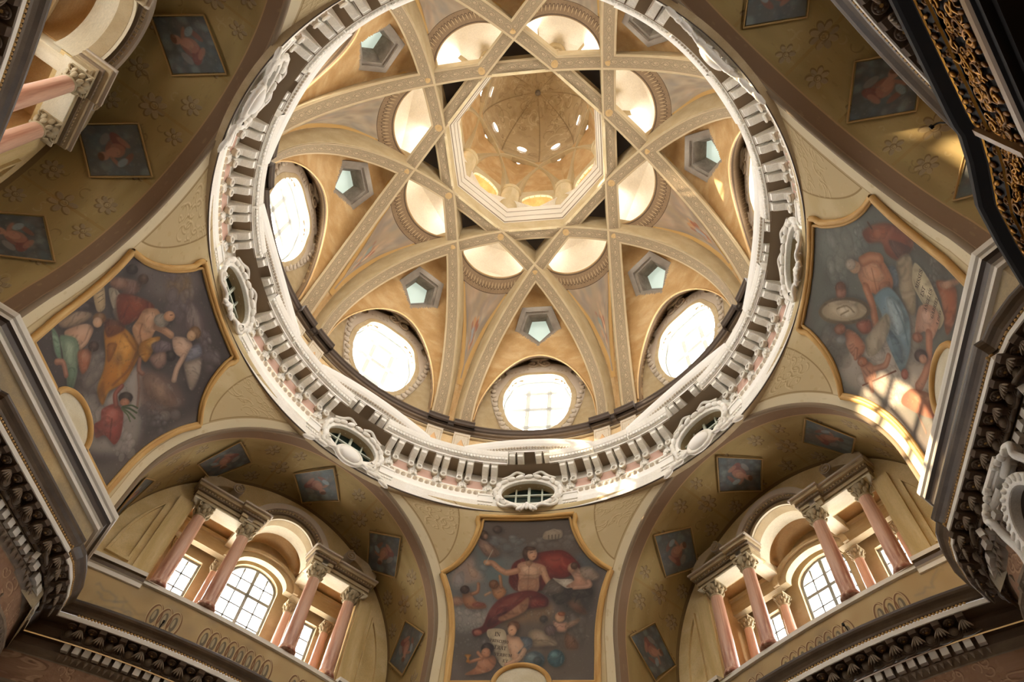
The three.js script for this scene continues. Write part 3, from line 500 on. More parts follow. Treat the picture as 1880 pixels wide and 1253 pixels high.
// the eight large oval windows of the drum
{
  const base = [0, 16.75, -5.96];
  const gl = spline(mirrored([[0, 1.35], [0.45, 1.32], [0.72, 1.12], [0.84, 0.78], [0.95, 0.4], [0.96, -0.05], [0.88, -0.55], [0.7, -1.02], [0.4, -1.36], [0, -1.45]]), 80, true).map((p) => [p[0], p[1]]);
  const grow = (k) => gl.map(([x, y]) => { const l = Math.hypot(x, y); return [x * (1 + k / l), y * (1 + k / l)]; });
  const outer = mirrored([[0, 2.05], [0.32, 2.0], [0.6, 1.9], [0.86, 1.74], [0.95, 1.74], [1.0, 1.6], [0.94, 1.46], [1.02, 1.28], [1.16, 1.22], [1.26, 1.34], [1.4, 1.22], [1.43, 0.9], [1.38, 0.4], [1.26, -0.1], [1.12, -0.6], [0.92, -1.2], [0.5, -1.56], [0, -1.6]]);
  let first = null;
  for (const k of EIGHT) {
    const label = 'large bright oval window in a scrolled stone frame topped by a shell, ' + WHERE[k] + ' of the drum';
    const o = first ? copy(first, base, k, label) : structGroup('window_oval', base, k, label);
    if (!first) {
      first = o;
      mesh('stone_frame', slab(outer, [grow(0.12)], 0.09, 0.03), M.frame, o);
      mesh('inner_moulding', slab(grow(0.14), [grow(0.01)], 0.12, 0.02), M.stone, o);
      const rev = []; for (let i = 0; i < gl.length - 1; i++) rev.push(grid(1, 1, (u, v) => { const a = grow(0.02)[i], b = grow(0.02)[i + 1]; return [lerp(a[0], b[0], u), lerp(a[1], b[1], u), 0.05 - v * 0.5]; }));
      mesh('reveal', merged(rev), M.sash, o);
      const rim = tube(gl.map(([x, y]) => [x * 0.97, y * 0.97, -0.2]), 0.05, 80, 6, true);
      const sash = mesh('sash', rim, M.sash, o);
      for (const x of [-0.3, 0.32]) mesh('glazing_bar', box(0.125, 2.75, 0.012, x, -0.05, -0.2), M.sash, sash);
      for (const y of [0.8, 0.0, -0.85]) mesh('glazing_bar', box(1.9, 0.15, 0.012, 0, y, -0.2), M.sash, sash);
      const xs = [-1, -0.3, 0.32, 1], ys = [-1.5, -0.85, 0, 0.8, 1.4];
      for (let i = 0; i < 3; i++) for (let j = 0; j < 4; j++) mesh('pane', box(xs[i + 1] - xs[i], ys[j + 1] - ys[j], 0.004, (xs[i] + xs[i + 1]) / 2, (ys[j] + ys[j + 1]) / 2, -0.24), M.glass, sash);
      for (const s of [-1, 1]) {
        const vol = (x, y, r, t) => tube(Array.from({ length: 26 }, (_, i) => { const q = i / 25, a = t + s * q * 9; return [x + s * 0 + r * (1 - 0.8 * q) * cos(a), y + r * (1 - 0.8 * q) * sin(a), 0.13]; }), 0.035, 40, 6);
        mesh('volute', vol(s * 0.2, 1.98, 0.2, PI / 2), M.frame, o); mesh('volute', vol(s * 1.28, 1.2, 0.14, PI / 2), M.frame, o);
        const gar = []; for (let q = 0; q < 11; q++) { const t = q / 10, g = new THREE.SphereGeometry(0.085, 7, 5); g.scale(1, 1, 0.6); g.translate(s * (1.3 - 0.5 * t * t - 0.02 * sin(q * 2)), 1.0 - 2.3 * t, 0.13); gar.push(g); }
        for (const g of gar) mesh('garland_fruit', g, M.frame, o);
        for (let q = 0; q < 5; q++) { const g = box(0.05, 0.12, 0.07, s * (0.34 + q * 0.12), 1.72 - q * 0.045, 0.1); g.rotateZ(0); mesh('gadroon', g, M.frame, o); }
      }
      for (let q = 0; q < 7; q++) { const a = (q - 3) * 0.36, g = new THREE.SphereGeometry(0.1, 8, 8); g.scale(0.55, 2.2, 0.7); g.translate(0, 0.22, 0); g.rotateZ(-a); g.translate(0, 2.08, 0.16); mesh('shell_rib', g, M.frame, o); }
      daylight(o, 1.7, 2.5, [0, -0.05, -0.235], DAY.oval);
    }
  }
}
// ------------------------------------------------------------------ pendentives, barrel vaults, lunettes
const AU = 3.1, AYS = 8.75, AB = 3.1, AYI = 8.0, LD = 7.25;      // arch half span, springing, rise, impost; lunette distance
const frontD = (s) => 5.58 - 0.2 * s;
const archEdge = (v) => { if (v < 0.16) return [AU, lerp(AYI, AYS, v / 0.16), frontD(0)]; const t = (v - 0.16) / 0.84 * PI / 2; return [AU * cos(t), AYS + AB * sin(t), frontD(sin(t))]; };
const turnXZ = (x, z, deg) => { const t = rad(deg); return [x * cos(t) - z * sin(t), x * sin(t) + z * cos(t)]; };
function pend(w, v, lift = 0) {
  const [u, y, D] = archEdge(clamp(v)), [x, z] = turnXZ(-u, -D, 45), al = Math.atan2(x, -z), rho = Math.hypot(x, z), ph = w * al, rc = rho * cos(al) / cos(ph), r = lerp(rc, rho, v ** 0.8) - lift;
  return [r * sin(ph), y - lift * 0.25, -r * cos(ph)];
}
const FOUR = [0, 90, 180, -90], DIAG = [45, 135, -135, -45];
const PEND_SEEN = [0, 90, -90];
// painted ground of the pendentives: pale bands along the arches, brown line, grisaille corner fields
const tPend = canvasTexture(1024, 1024, (g, w, h) => {
  seed(31); g.fillStyle = '#d0bc92'; g.fillRect(0, 0, w, h);
  g.filter = 'blur(14px)'; grain(g, w, h, 500, ['#c0a878', '#dccaa2', '#c6b48a', '#b59c6e'], 0.5, 20, 90); g.filter = 'none';
  const X = (q) => (q + 1) / 2 * w, Y = (v) => (1 - v) * h;
  for (const s of [-1, 1]) { // pale band beside the arch
    g.fillStyle = '#e0d2b2'; g.globalAlpha = 0.8; g.fillRect(s < 0 ? 0 : X(0.885), 0, w * 0.058, h); g.globalAlpha = 0.7; g.fillStyle = '#8a6a48'; g.fillRect(s < 0 ? 0 : w - 8, 0, 8, h); g.globalAlpha = 0.35; g.fillRect(s < 0 ? w * 0.058 : X(0.885) - 4, 0, 5, h); g.globalAlpha = 1;
    // corner field with a painted relief
    g.save(); g.beginPath(); g.moveTo(X(s * 0.42), Y(0.985)); g.lineTo(X(s * 0.87), Y(0.985)); g.lineTo(X(s * 0.87), Y(0.5)); g.quadraticCurveTo(X(s * 0.5), Y(0.6), X(s * 0.42), Y(0.985)); g.closePath(); g.fillStyle = '#c6b086'; g.fill(); g.strokeStyle = '#9c8258'; g.lineWidth = 5; g.stroke(); g.clip();
    for (let i = 0; i < 46; i++) { const x = X(s * (0.5 + 0.35 * rnd())), y = Y(0.66 + 0.3 * rnd()), r = 8 + 22 * rnd(), a = rnd() * 6; for (const [c, o] of [['#8f744b', 3], ['#e2cfa4', 0]]) { g.globalAlpha = 0.42; g.strokeStyle = c; g.lineWidth = 6; g.beginPath(); g.arc(x + o, y + o, r, a, a + 3.5); g.stroke(); } }
    g.restore(); g.globalAlpha = 1;
  }
  grain(g, w, h, 1500, ['#a58a5c', '#dccba2', '#b79a68'], 0.25, 2, 12);
});
M.pend = std({ map: tPend });
{
  const g0 = grid(64, 64, (u, v) => pend(lerp(-1, 1, u), v));
  FOUR.forEach((k) => { const o = struct('wall_pendentive', g0, M.pend, 'curved pendentive between two great arches, ' + WHERE[k] + ' of the crossing'); o.rotation.y = -rad(k); });
}
// coffered-looking painted vault
const tVault = canvasTexture(1024, 2048, (g, w, h) => {   // x: from the front edge to the lunette (1.8 m), y: along the arch (about 11 m)
  seed(77); g.fillStyle = '#97804f'; g.fillRect(0, 0, w, h);
  g.filter = 'blur(20px)'; grain(g, w, h, 420, ['#806b40', '#a8925f', '#8f784a', '#867044'], 0.5, 30, 110); g.filter = 'none';
  g.fillStyle = '#7d6248'; g.fillRect(0, 0, w * 0.15, h); g.fillStyle = '#947a5e'; g.fillRect(0, 0, w * 0.03, h); g.fillStyle = '#a5835a'; g.fillRect(w * 0.15, 0, 12, h); g.fillStyle = '#5d4630'; g.globalAlpha = 0.5; g.fillRect(w * 0.95, 0, w * 0.05, h); g.globalAlpha = 1;
  const flower = (x, y, r, n, tilt) => {
    const sy = 0.34; g.save(); g.translate(x, y); g.scale(1, sy * 0.95);
    g.globalAlpha = 0.75; g.fillStyle = '#6c5634'; for (let i = 0; i < n; i++) { const a = tilt + i / n * 2 * PI; g.beginPath(); g.ellipse(r * 0.66 * cos(a) + 6, r * 0.66 * sin(a) + 10, r * 0.4, r * 0.26, a, 0, 7); g.fill(); }
    for (let i = 0; i < n; i++) { const a = tilt + i / n * 2 * PI; g.fillStyle = i % 2 ? '#8f7f63' : '#a08c68'; g.beginPath(); g.ellipse(r * 0.62 * cos(a), r * 0.62 * sin(a), r * 0.38, r * 0.22, a, 0, 7); g.fill(); }
    g.fillStyle = '#6c5634'; g.beginPath(); g.arc(0, 0, r * 0.36, 0, 7); g.fill(); g.fillStyle = '#a8946c'; g.beginPath(); g.arc(-4, -5, r * 0.26, 0, 7); g.fill(); g.strokeStyle = '#6a5434'; g.lineWidth = 6; g.beginPath(); g.arc(-3, -3, r * 0.14, 0.5, 5); g.stroke(); g.restore(); g.globalAlpha = 1;
  };
  const arc = (deg) => h * (0.0455 + 0.909 * deg / 180);
  for (let k = 0; k < 5; k++) for (const [dx, dd, r] of [[-0.27, 13, 92], [0.24, 13, 92], [-0.02, 20, 118], [-0.27, -1, 84], [0.27, -1, 84], [-0.3, 24, 80], [0.28, 26, 86]]) flower(w * (0.58 + dx), arc(11 + 40 * k + dd), r, 6 + Math.floor(rnd() * 3), rnd());
  for (let k = 0; k < 5; k++) for (let i = 0; i < 12; i++) { g.globalAlpha = 0.4; g.strokeStyle = i % 2 ? '#6c5634' : '#a8946c'; g.lineWidth = 6; const x = w * (0.22 + 0.7 * rnd()), y = arc(31 + 40 * k + (rnd() - 0.5) * 22), r = 20 + 30 * rnd(), a = rnd() * 6; g.beginPath(); g.ellipse(x, y, r, r * 0.34, 0, a, a + 3.6); g.stroke(); }
  g.strokeStyle = '#8d6f3c'; g.lineWidth = 10; g.globalAlpha = 0.5; for (let k = 0; k < 10; k++) { g.beginPath(); g.moveTo(w * 0.17, arc(-9 + 20 * k)); g.lineTo(w * 0.95, arc(-9 + 20 * k)); g.stroke(); }
  g.globalAlpha = 1; grain(g, w, h, 2500, ['#6f5c38', '#b09a68', '#857048'], 0.22, 2, 12);
});
M.vault = std({ map: tVault });
const vaultPt = (d, e, lift = 0) => { // d 0..1 from front to lunette, e 0..1 along the arch (left to right)
  const n = 0.0455; let u, y, s; const A = AU - lift, B = AB - lift;
  if (e < n) { u = -A; y = lerp(AYI, AYS, e / n); s = 0; } else if (e > 1 - n) { u = A; y = lerp(AYS, AYI, (e - 1 + n) / n); s = 0; } else { const t = PI - (e - n) / (1 - 2 * n) * PI; u = A * cos(t); y = AYS + B * sin(t); s = sin(t); }
  return [u, y, -lerp(frontD(s), LD, d)];
};
{
  const g0 = grid(8, 96, (u, v) => vaultPt(u, v), (u, v) => [u, 1 - v]);
  const rim = tube(Array.from({ length: 61 }, (_, i) => { const p = vaultPt(0, i / 60, -0.01); return [p[0], p[1], p[2] + 0.005]; }), 0.045, 90, 6);
  DIAG.forEach((k) => { const o = structGroup('ceiling_vault', [0, 8, 0], k, 'painted barrel vault of the great arch, ' + WHERE[k] + ' of the crossing'); const q = mesh('vault_face', g0, M.vault, o); q.position.y = -8; const r = mesh('arch_bead', rim, M.taupe, o); r.position.y = -8; });
}
// lozenge pictures on the vaults
const tPutti = [0, 1, 2, 3].map((q) => canvasTexture(256, 256, (g, w, h) => {
  seed(500 + q); g.fillStyle = ['#4d4e49', '#54574f', '#494a46', '#565650'][q]; g.fillRect(0, 0, w, h); g.filter = 'blur(6px)'; grain(g, w, h, 120, ['#4b5050', '#7a8380', '#6b5f58', '#566468'], 0.6, 12, 40); g.filter = 'blur(2px)';
  const skin = ['#8f6553', '#9f745e', '#785144'], e = (x, y, a, b, r, c) => { g.fillStyle = c; g.globalAlpha = 0.85; g.beginPath(); g.ellipse(x, y, a, b, r, 0, 7); g.fill(); };
  const f = q % 2 ? -1 : 1, X = (x) => 128 + f * x;
  e(X(-46), 150, 50, 26, 0.4 * f, '#74423a'); e(X(-60), 96, 34, 18, -0.6 * f, '#77706c'); e(X(0), 130, 36, 46, 0.3 * f, skin[0]); e(X(8), 120, 24, 32, 0.3 * f, skin[1]); e(X(26), 74, 22, 24, 0, skin[1]); e(X(30), 62, 22, 14, 0, '#5a3c2c'); e(X(-40), 175, 36, 14, 0.7 * f, skin[0]); e(X(44), 180, 38, 14, -0.7 * f, skin[2]); e(X(54), 118, 34, 10, 0.5 * f, skin[0]); e(X(-30), 108, 30, 10, -0.6 * f, skin[2]); e(X(62), 150, 30, 16, 0.9, '#7e8c8e');
  g.globalAlpha = 1; g.filter = 'none'; grain(g, w, h, 300, ['#4b4a46', '#8d887c'], 0.2, 2, 8);
}));
const mPutti = tPutti.map((t) => std({ map: t, roughness: 0.7 }));
{
  const names = { 11: 'lowest on the right', 51: 'second up from the right', 91: 'at the crown', 131: 'second up from the left', 171: 'lowest on the left' };
  const half = { d: 0.38, a: 0.058 };
  const place = (x, y, k, deg, lift) => { // x, y in lozenge units
    const n = 0.0455, e0 = n + (1 - 2 * n) * (1 - deg / 180); return vaultPt(0.57 + half.d * x, e0 + half.a * y, lift); };
  DIAG.forEach((k, i) => [11, 51, 91, 131, 171].forEach((deg, j) => {
    const c = place(0, 0, k, deg, 0);
    const o = stand('lozenge_painting', c, k, 'dark lozenge cherub picture, ' + names[deg] + ' of the ' + WHERE[k] + ' vault', 'painting', 'lozenge pictures on the arch vaults');
    const skew = (u, v) => { const a = (u - 0.5) * 2, b = (v - 0.5) * 2; return [(a + b) / 2, (b - a) / 2]; };
    const canvas = grid(6, 6, (u, v) => { const [x, y] = skew(lerp(0.05, 0.95, u), lerp(0.05, 0.95, v)); return place(x, y, k, deg, 0.03); }, (u, v) => [u, v]);
    put('canvas', canvas, mPutti[(i + j) % 4], o, c);
    const fr = []; const P = (u, v) => { const [x, y] = skew(u, v); return place(x, y, k, deg, 0.03); };
    const pts = []; for (const [a, b] of [[0.02, 0.02], [0.98, 0.02], [0.98, 0.98], [0.02, 0.98]]) pts.push(P(a, b));
    for (let q = 0; q < 4; q++) { const a = pts[q], b = pts[(q + 1) % 4]; fr.push(tube([a, [(a[0] + b[0]) / 2, (a[1] + b[1]) / 2 + 0.004, (a[2] + b[2]) / 2], b], 0.016, 6, 5)); }
    put('frame', merged(fr), M.oldGilt, o, c);
  }));
}
// lunette wall with the three-part opening
const ENT = 10.42, AR = 0.66, ACY = 10.5;
{
  const out = [[-AU - 0.05, 8.2]]; for (let i = 0; i <= 40; i++) { const t = PI - i / 40 * PI; out.push([(AU + 0.05) * cos(t), AYS + (AB + 0.05) * sin(t)]); } out.push([AU + 0.05, 8.2]);
  const hole = [[-1.98, 8.3], [1.98, 8.3], [1.98, 10.5], [AR, 10.5]]; for (let i = 1; i < 24; i++) hole.push([AR * cos(i / 24 * PI), ACY + AR * sin(i / 24 * PI)]); hole.push([-AR, 10.5], [-1.98, 10.5]);
  const wallG = slab(out, [hole], 0.22); wallG.translate(0, -8.2, -0.22);
  const tri = (s) => { const inner = s * 2.42, pts = [[inner, 8.62]]; for (let i = 0; i <= 12; i++) { const x = lerp(2.42, 2.86, i / 12); pts.push([s * x, AYS + Math.sqrt(Math.max(0, 2.86 ** 2 - x * x)) - 0.12]); } pts.push([s * 2.86, 8.62]); return pts; };
  const rimG = (s) => slab(tri(s).map(([x, y]) => [x, y]), [tri(s).map(([x, y]) => { const c = [s * 2.6, 9.2]; return [c[0] + (x - c[0]) * 0.8, c[1] + (y - c[1]) * 0.9]; })], 0.05, 0.005);
  DIAG.forEach((k) => {
    const o = structGroup('wall_lunette', [0, 8.2, -LD], k, 'ochre lunette wall round the columned window, ' + WHERE[k] + ' of the crossing');
    mesh('wall_face', wallG, M.lunette, o);
    for (const s of [-1, 1]) { const r = rimG(s); r.translate(0, -8.2, 0); mesh('panel_border', r, M.lunette, o); const p = box(0.3, 2.2, 0.06, s * 2.17, 1.1, 0.03); mesh('strip', p, M.lunette, o); }
  });
}
// loggia behind the columns
const BD = 8.25;   // back wall distance
const winMid = (() => { const p = [[-0.56, 8.72], [0.56, 8.72], [0.56, 10.28]]; for (let i = 1; i < 20; i++) p.push([0.56 * cos(i / 20 * PI), 10.28 + 0.4 * sin(i / 20 * PI)]); p.push([-0.56, 10.28]); return p; })();
const winSide = (s) => [[s * 1.14, 8.72], [s * 1.66, 8.72], [s * 1.66, 10.1], [s * 1.14, 10.1]];
{
  const z = (d) => -(d - LD);
  const back = slab([[-2.02, 8.2], [2.02, 8.2], [2.02, 11.6], [-2.02, 11.6]], [winMid, winSide(1), winSide(-1)], 0.3); back.translate(0, -8.2, z(BD) - 0.3);
  const sides = merged([-2.0, 2.0].map((x) => grid(1, 1, (u, v) => [x, lerp(0, 3, v), z(lerp(LD + 0.1, BD, u))])));
  const floorG = grid(4, 2, (u, v) => [lerp(-2.02, 2.02, u), 0.12, z(lerp(7.0, 8.6, v))]);
  const ceil = merged([...[-1, 1].map((s) => grid(2, 2, (u, v) => [s * lerp(0.7, 2.02, u), 2.5, z(lerp(LD + 0.2, BD, v))])), grid(24, 2, (u, v) => { const t = u * PI; return [0.7 * cos(t), 2.5 + 0.62 * sin(t), z(lerp(LD + 0.2, BD, v))]; })]);
  const beam = merged([-1, 1].map((s) => box(0.26, 0.22, 0.9, s * 0.85, 2.39, z(7.78))));
  const ent = merged([-1, 1].map((s) => box(1.2, 0.3, 0.16, s * 1.4, 2.2, z(8.02))));
  const entLip = merged([-1, 1].map((s) => box(1.28, 0.07, 0.26, s * 1.4, 2.38, z(8.02))));
  const arch = (r0, r1, d) => { const p = []; for (let i = 0; i <= 24; i++) { const t = i / 24 * PI; p.push([r1 * cos(t), 0.62 * r1 * sin(t) + 2.06]); } for (let i = 24; i >= 0; i--) { const t = i / 24 * PI; p.push([r0 * cos(t), 0.62 * r0 * sin(t) + 2.06]); } const g = slab(p, [], d); return g; };
  const a1 = arch(0.62, 0.8, 0.16); a1.translate(0, 0, z(8.1)); const a2 = arch(0.78, 0.9, 0.24); a2.translate(0, 0, z(8.12));
  DIAG.forEach((k) => {
    const o = structGroup('wall_loggia', [0, 8.2, -LD], k, 'shallow loggia with vaulted ceiling behind the columns, ' + WHERE[k] + ' of the crossing');
    for (const [n, g, m] of [['back_wall', back, M.soffitStone], ['side_wall', sides, M.ochre], ['loggia_floor', floorG, M.stone], ['loggia_ceiling', ceil, M.ochre], ['beam', beam, M.cream], ['inner_entablature', ent, M.soffitStone], ['inner_cornice', entLip, M.stone], ['inner_arch', a1, M.soffitStone], ['inner_arch_moulding', a2, M.stone]]) mesh(n, g, m, o);
  });
  // windows
  const SEEN = { 45: 'lower right', '-45': 'lower left', '-135': 'upper left', 135: 'upper right' };
  DIAG.forEach((k) => {
    const mid = structGroup('window_arched', [0, 8.72, -BD - 0.12], k, 'broad arched middle window of the loggia, ' + SEEN[k] + ' of the crossing');
    const rim = slab(winMid.map(([x, y]) => [x, y - 8.72]), [winMid.map(([x, y]) => [x * 0.91, 0.05 + (y - 8.72) * 0.955])], 0.06); rim.translate(0, 0, -0.03);
    const s = mesh('sash', rim, M.sashDark, mid);
    mesh('mullion', box(0.07, 1.95, 0.05, 0, 0.97, 0), M.sashDark, s); mesh('transom', box(1.1, 0.07, 0.05, 0, 1.3, 0), M.sashDark, s);
    for (const x of [-0.28, 0.28]) mesh('glazing_bar', box(0.025, 1.85, 0.03, x, 0.93, 0), M.bar, s);
    for (const y of [0.33, 0.66, 0.98, 1.6]) mesh('glazing_bar', box(1.1, 0.025, 0.03, 0, y, 0), M.bar, s);
    for (let i = 0; i < 4; i++) for (let j = 0; j < 6; j++) mesh('pane', box(0.27, 0.32, 0.004, -0.42 + i * 0.28, 0.17 + j * 0.325, -0.04), M.glass, s);
    daylight(mid, 1.05, 1.75, [0, 0.9, -0.06], Math.abs(k) > 90 ? DAY.hallDim : DAY.hall);
    for (const e of [-1, 1]) {
      const w = structGroup('window_side', [e * 1.4, 8.72, -BD - 0.12], k, 'narrow ' + (e < 0 ? 'left' : 'right') + '-hand side window of the loggia, ' + SEEN[k] + ' of the crossing');
      const f = slab([[-0.26, 0], [0.26, 0], [0.26, 1.38], [-0.26, 1.38]], [[[-0.21, 0.05], [0.21, 0.05], [0.21, 1.33], [-0.21, 1.33]]], 0.06); f.translate(0, 0, -0.03); const fs = mesh('sash', f, M.sashDark, w);
      mesh('glazing_bar', box(0.025, 1.3, 0.03, 0, 0.69, 0), M.bar, fs); for (const y of [0.36, 0.69, 1.02]) mesh('glazing_bar', box(0.44, 0.025, 0.03, 0, y, 0), M.bar, fs);
      for (let i = 0; i < 2; i++) for (let j = 0; j < 4; j++) mesh('pane', box(0.22, 0.33, 0.004, -0.11 + i * 0.22, 0.195 + j * 0.33, -0.04), M.glass, fs);
      daylight(w, 0.46, 1.3, [0, 0.69, -0.06], Math.abs(k) > 90 ? DAY.hallDim : DAY.hall);
    }
  });
}
// columns with leafy capitals
{
  const shaft = (h, r) => new THREE.LatheGeometry([[0, 0.0], [r * 1.35, 0.0], [r * 1.38, 0.04], [r * 1.2, 0.07], [r * 1.22, 0.1], [r * 1.04, 0.12], [r * 1.03, 0.3 * h], [r * 0.88, h], [0, h]].map((p) => new THREE.Vector2(...p)), 28);
  const protos = {};
  const names = ['outer left', 'inner left', 'inner right', 'outer right'];
  const build = (kind, h, r, capH) => {
    const o = new THREE.Group();
    mesh('shaft', shaft(h, r), M.marble, o);
    const bell = new THREE.LatheGeometry([[r * 0.86, h - 0.02], [r * 0.96, h], [r * 0.96, h + 0.02], [r * 0.82, h + 0.03], [r * 0.95, h + capH * 0.6], [r * 1.3, h + capH * 0.9], [0, h + capH * 0.9]].map((p) => new THREE.Vector2(...p)), 20);
    const c = mesh('capital', bell, M.capital, o);
    for (let row = 0; row < 2; row++) for (let i = 0; i < 8; i++) { const a = (i + row * 0.5) / 8 * 2 * PI, g = new THREE.SphereGeometry(r * 0.34, 7, 6); g.scale(0.85, 1.35, 0.55); g.rotateX(0.45); g.translate(0, h + capH * (0.26 + row * 0.32), r * (1.08 + row * 0.1)); g.rotateY(a); mesh('leaf', g, M.capital, c); }
    for (let i = 0; i < 4; i++) { const a = (i + 0.5) / 4 * 2 * PI, g = new THREE.TorusGeometry(r * 0.26, r * 0.13, 6, 12); g.rotateY(PI / 2); g.translate(0, h + capH * 0.74, r * 1.42); g.rotateY(a); mesh('volute', g, M.capital, c); }
    mesh('abacus', box(r * 2.5, capH * 0.14, r * 2.5, 0, h + capH * 0.94, 0), M.capital, c);
    return o;
  };
  protos.front = build('front', 1.755, 0.135, 0.3); protos.back = build('back', 1.45, 0.1, 0.24);
  DIAG.forEach((k) => [['front', [-1.78, -0.85, 0.85, 1.78]], ['back', [-1.78, -0.87, 0.87, 1.78]]].forEach(([kind, xs]) => xs.forEach((x, i) => {
    const D = kind === 'front' ? (Math.abs(x) > 1 ? 7.17 : 7.06) : 8.02, y = kind === 'front' ? 8.365 : 8.4;
    const o = protos[kind].clone(); o.name = numbered('marble_column'); scene.add(o); set(o, [x, y, -D], k);
    o.userData = { label: 'red marble ' + (kind === 'front' ? 'front ' : 'small rear ') + 'column, ' + names[i] + ' of the ' + WHERE[k] + ' loggia window', category: 'column', kind: 'thing', group: kind === 'front' ? 'front columns of the loggias' : 'rear columns of the loggias' };
  })));
}
// entablature, arch and broken scrolls over the columns
{
  const build = () => {
    const o = new THREE.Group(), B = [0, 10.42, -7.15], add = (n, g, m, par = o) => { g.translate(-B[0], -B[1], -B[2]); return mesh(n, g, m, par); };
    for (const s of [-1, 1]) {
      const soff = box(1.45, 0.03, 0.34, s * 1.37, 10.43, -7.2); add('architrave_soffit', soff, M.cream);
      for (const [y, hgt, out, m] of [[10.48, 0.1, 0.0, M.soffitStone], [10.575, 0.08, 0.03, M.stone], [10.65, 0.06, 0.08, M.taupe], [10.71, 0.07, 0.15, M.stone], [10.765, 0.04, 0.2, M.frame]]) add('entablature_course', merged([box(0.46 + out, hgt, 0.3 + out, s * 0.87, y, -7.14 + out / 2), box(1.05 + out, hgt, 0.26 + out, s * 1.56, y, -7.22 + out / 2)]), m);
      const l = []; for (let i = 0; i < 22; i++) l.push(box(0.034, 0.045, 0.06, s * (0.72 + i * 0.065), 10.66, i < 6 ? -6.94 : -7.02)); const dn = add('dentil_row', merged(l), M.stone); dn.userData.kind = 'stuff';
      // half pediment ending in a volute
      const top = spline([[2.12, 10.8], [2.12, 11.05], [1.9, 11.16], [1.66, 11.2], [1.46, 11.22], [1.36, 11.15]], 24).map((p) => [s * p[0], p[1]]);
      const low = spline([[1.44, 11.08], [1.6, 11.06], [1.8, 10.95], [1.9, 10.8]], 14).map((p) => [s * p[0], p[1]]);
      const g = slab([...top, ...low], [], 0.24, 0.015); g.translate(0, 0, -7.26); const sc = add('scroll_pediment', g, M.stone);
      const vol = new THREE.CylinderGeometry(0.12, 0.12, 0.28, 20); vol.rotateX(PI / 2); vol.translate(s * 1.42, 11.12, -7.12); add('volute', vol, M.frame, sc);
      const sp = tube(Array.from({ length: 24 }, (_, i) => { const q = i / 23, a = PI / 2 + s * q * 10; return [s * 1.42 + 0.115 * (1 - 0.8 * q) * cos(a), 11.12 + 0.115 * (1 - 0.8 * q) * sin(a), -6.97]; }), 0.02, 36, 5); add('volute_spiral', sp, M.stone, sc);
    }
    for (const [r0, r1, d, m, n] of [[0.64, 0.78, 0.2, M.soffitStone, 'arch_band'], [0.77, 0.86, 0.26, M.taupe, 'arch_recess'], [0.85, 0.98, 0.34, M.frame, 'arch_cornice']]) {
      const p = []; for (let i = 0; i <= 32; i++) { const t = i / 32 * PI; p.push([r1 * cos(t), ACY + r1 * sin(t)]); } for (let i = 32; i >= 0; i--) { const t = i / 32 * PI; p.push([r0 * cos(t), ACY + r0 * sin(t)]); }
      const g = slab(p, [], d); g.translate(0, 0, -7.3); add(n, g, m);
    }
    const soff = grid(32, 2, (u, v) => [0.645 * cos(u * PI), ACY + 0.645 * sin(u * PI), -lerp(7.05, 7.6, v)]); add('arch_soffit', soff, M.cream);
    const l = []; for (let i = 1; i < 36; i++) { const t = i / 36 * PI, g = box(0.03, 0.045, 0.05, 0.82, 0, 0); g.rotateZ(t); g.translate(0, ACY, -7.02); l.push(g); } const dn = add('dentil_row', merged(l), M.stone); dn.userData.kind = 'stuff';
    return o;
  };
  const proto = build();
  DIAG.forEach((k) => { const o = proto.clone(); o.name = numbered('loggia_pediment'); scene.add(o); set(o, [0, 10.42, -7.15], k); o.userData = { label: 'stone entablature with round arch and broken scrolls over the ' + WHERE[k] + ' loggia columns', category: 'pediment', group: 'loggia pediments' }; });
}
// ------------------------------------------------------------------ attic, impost, sills, great entablature, lower walls
const SIDE_PIER = [[-2.42, 6.3], [-2.17, 6.08], [-1.8, 5.86], [-1.5, 5.74], [-1.3, 5.71], [-1.24, 5.64], [1.24, 5.64], [1.3, 5.71], [1.5, 5.74], [1.8, 5.86], [2.17, 6.08], [2.42, 6.3]];
const SIDE_HALL = Array.from({ length: 17 }, (_, i) => { const u = lerp(-2.62, 2.62, i / 16); return [u, 5.75 + 0.055 * u * u]; });
const SIDE_BACK = Array.from({ length: 17 }, (_, i) => { const u = lerp(-2.62, 2.62, i / 16); return [u, 6.03 + 0.025 * u * u]; });
const sideOf = (k) => (k % 90 ? (Math.abs(k) > 90 && Math.abs(k) < 270 ? SIDE_BACK : SIDE_HALL) : SIDE_PIER);
const toPlan = (pts, k) => pts.map(([u, D]) => turnXZ(u, -D, k));
const LOOP = [0, 45, 90, 135, 180, 225, 270, 315];
const loopPath = LOOP.flatMap((k) => toPlan(sideOf(k), k)); loopPath.push(loopPath[0]);
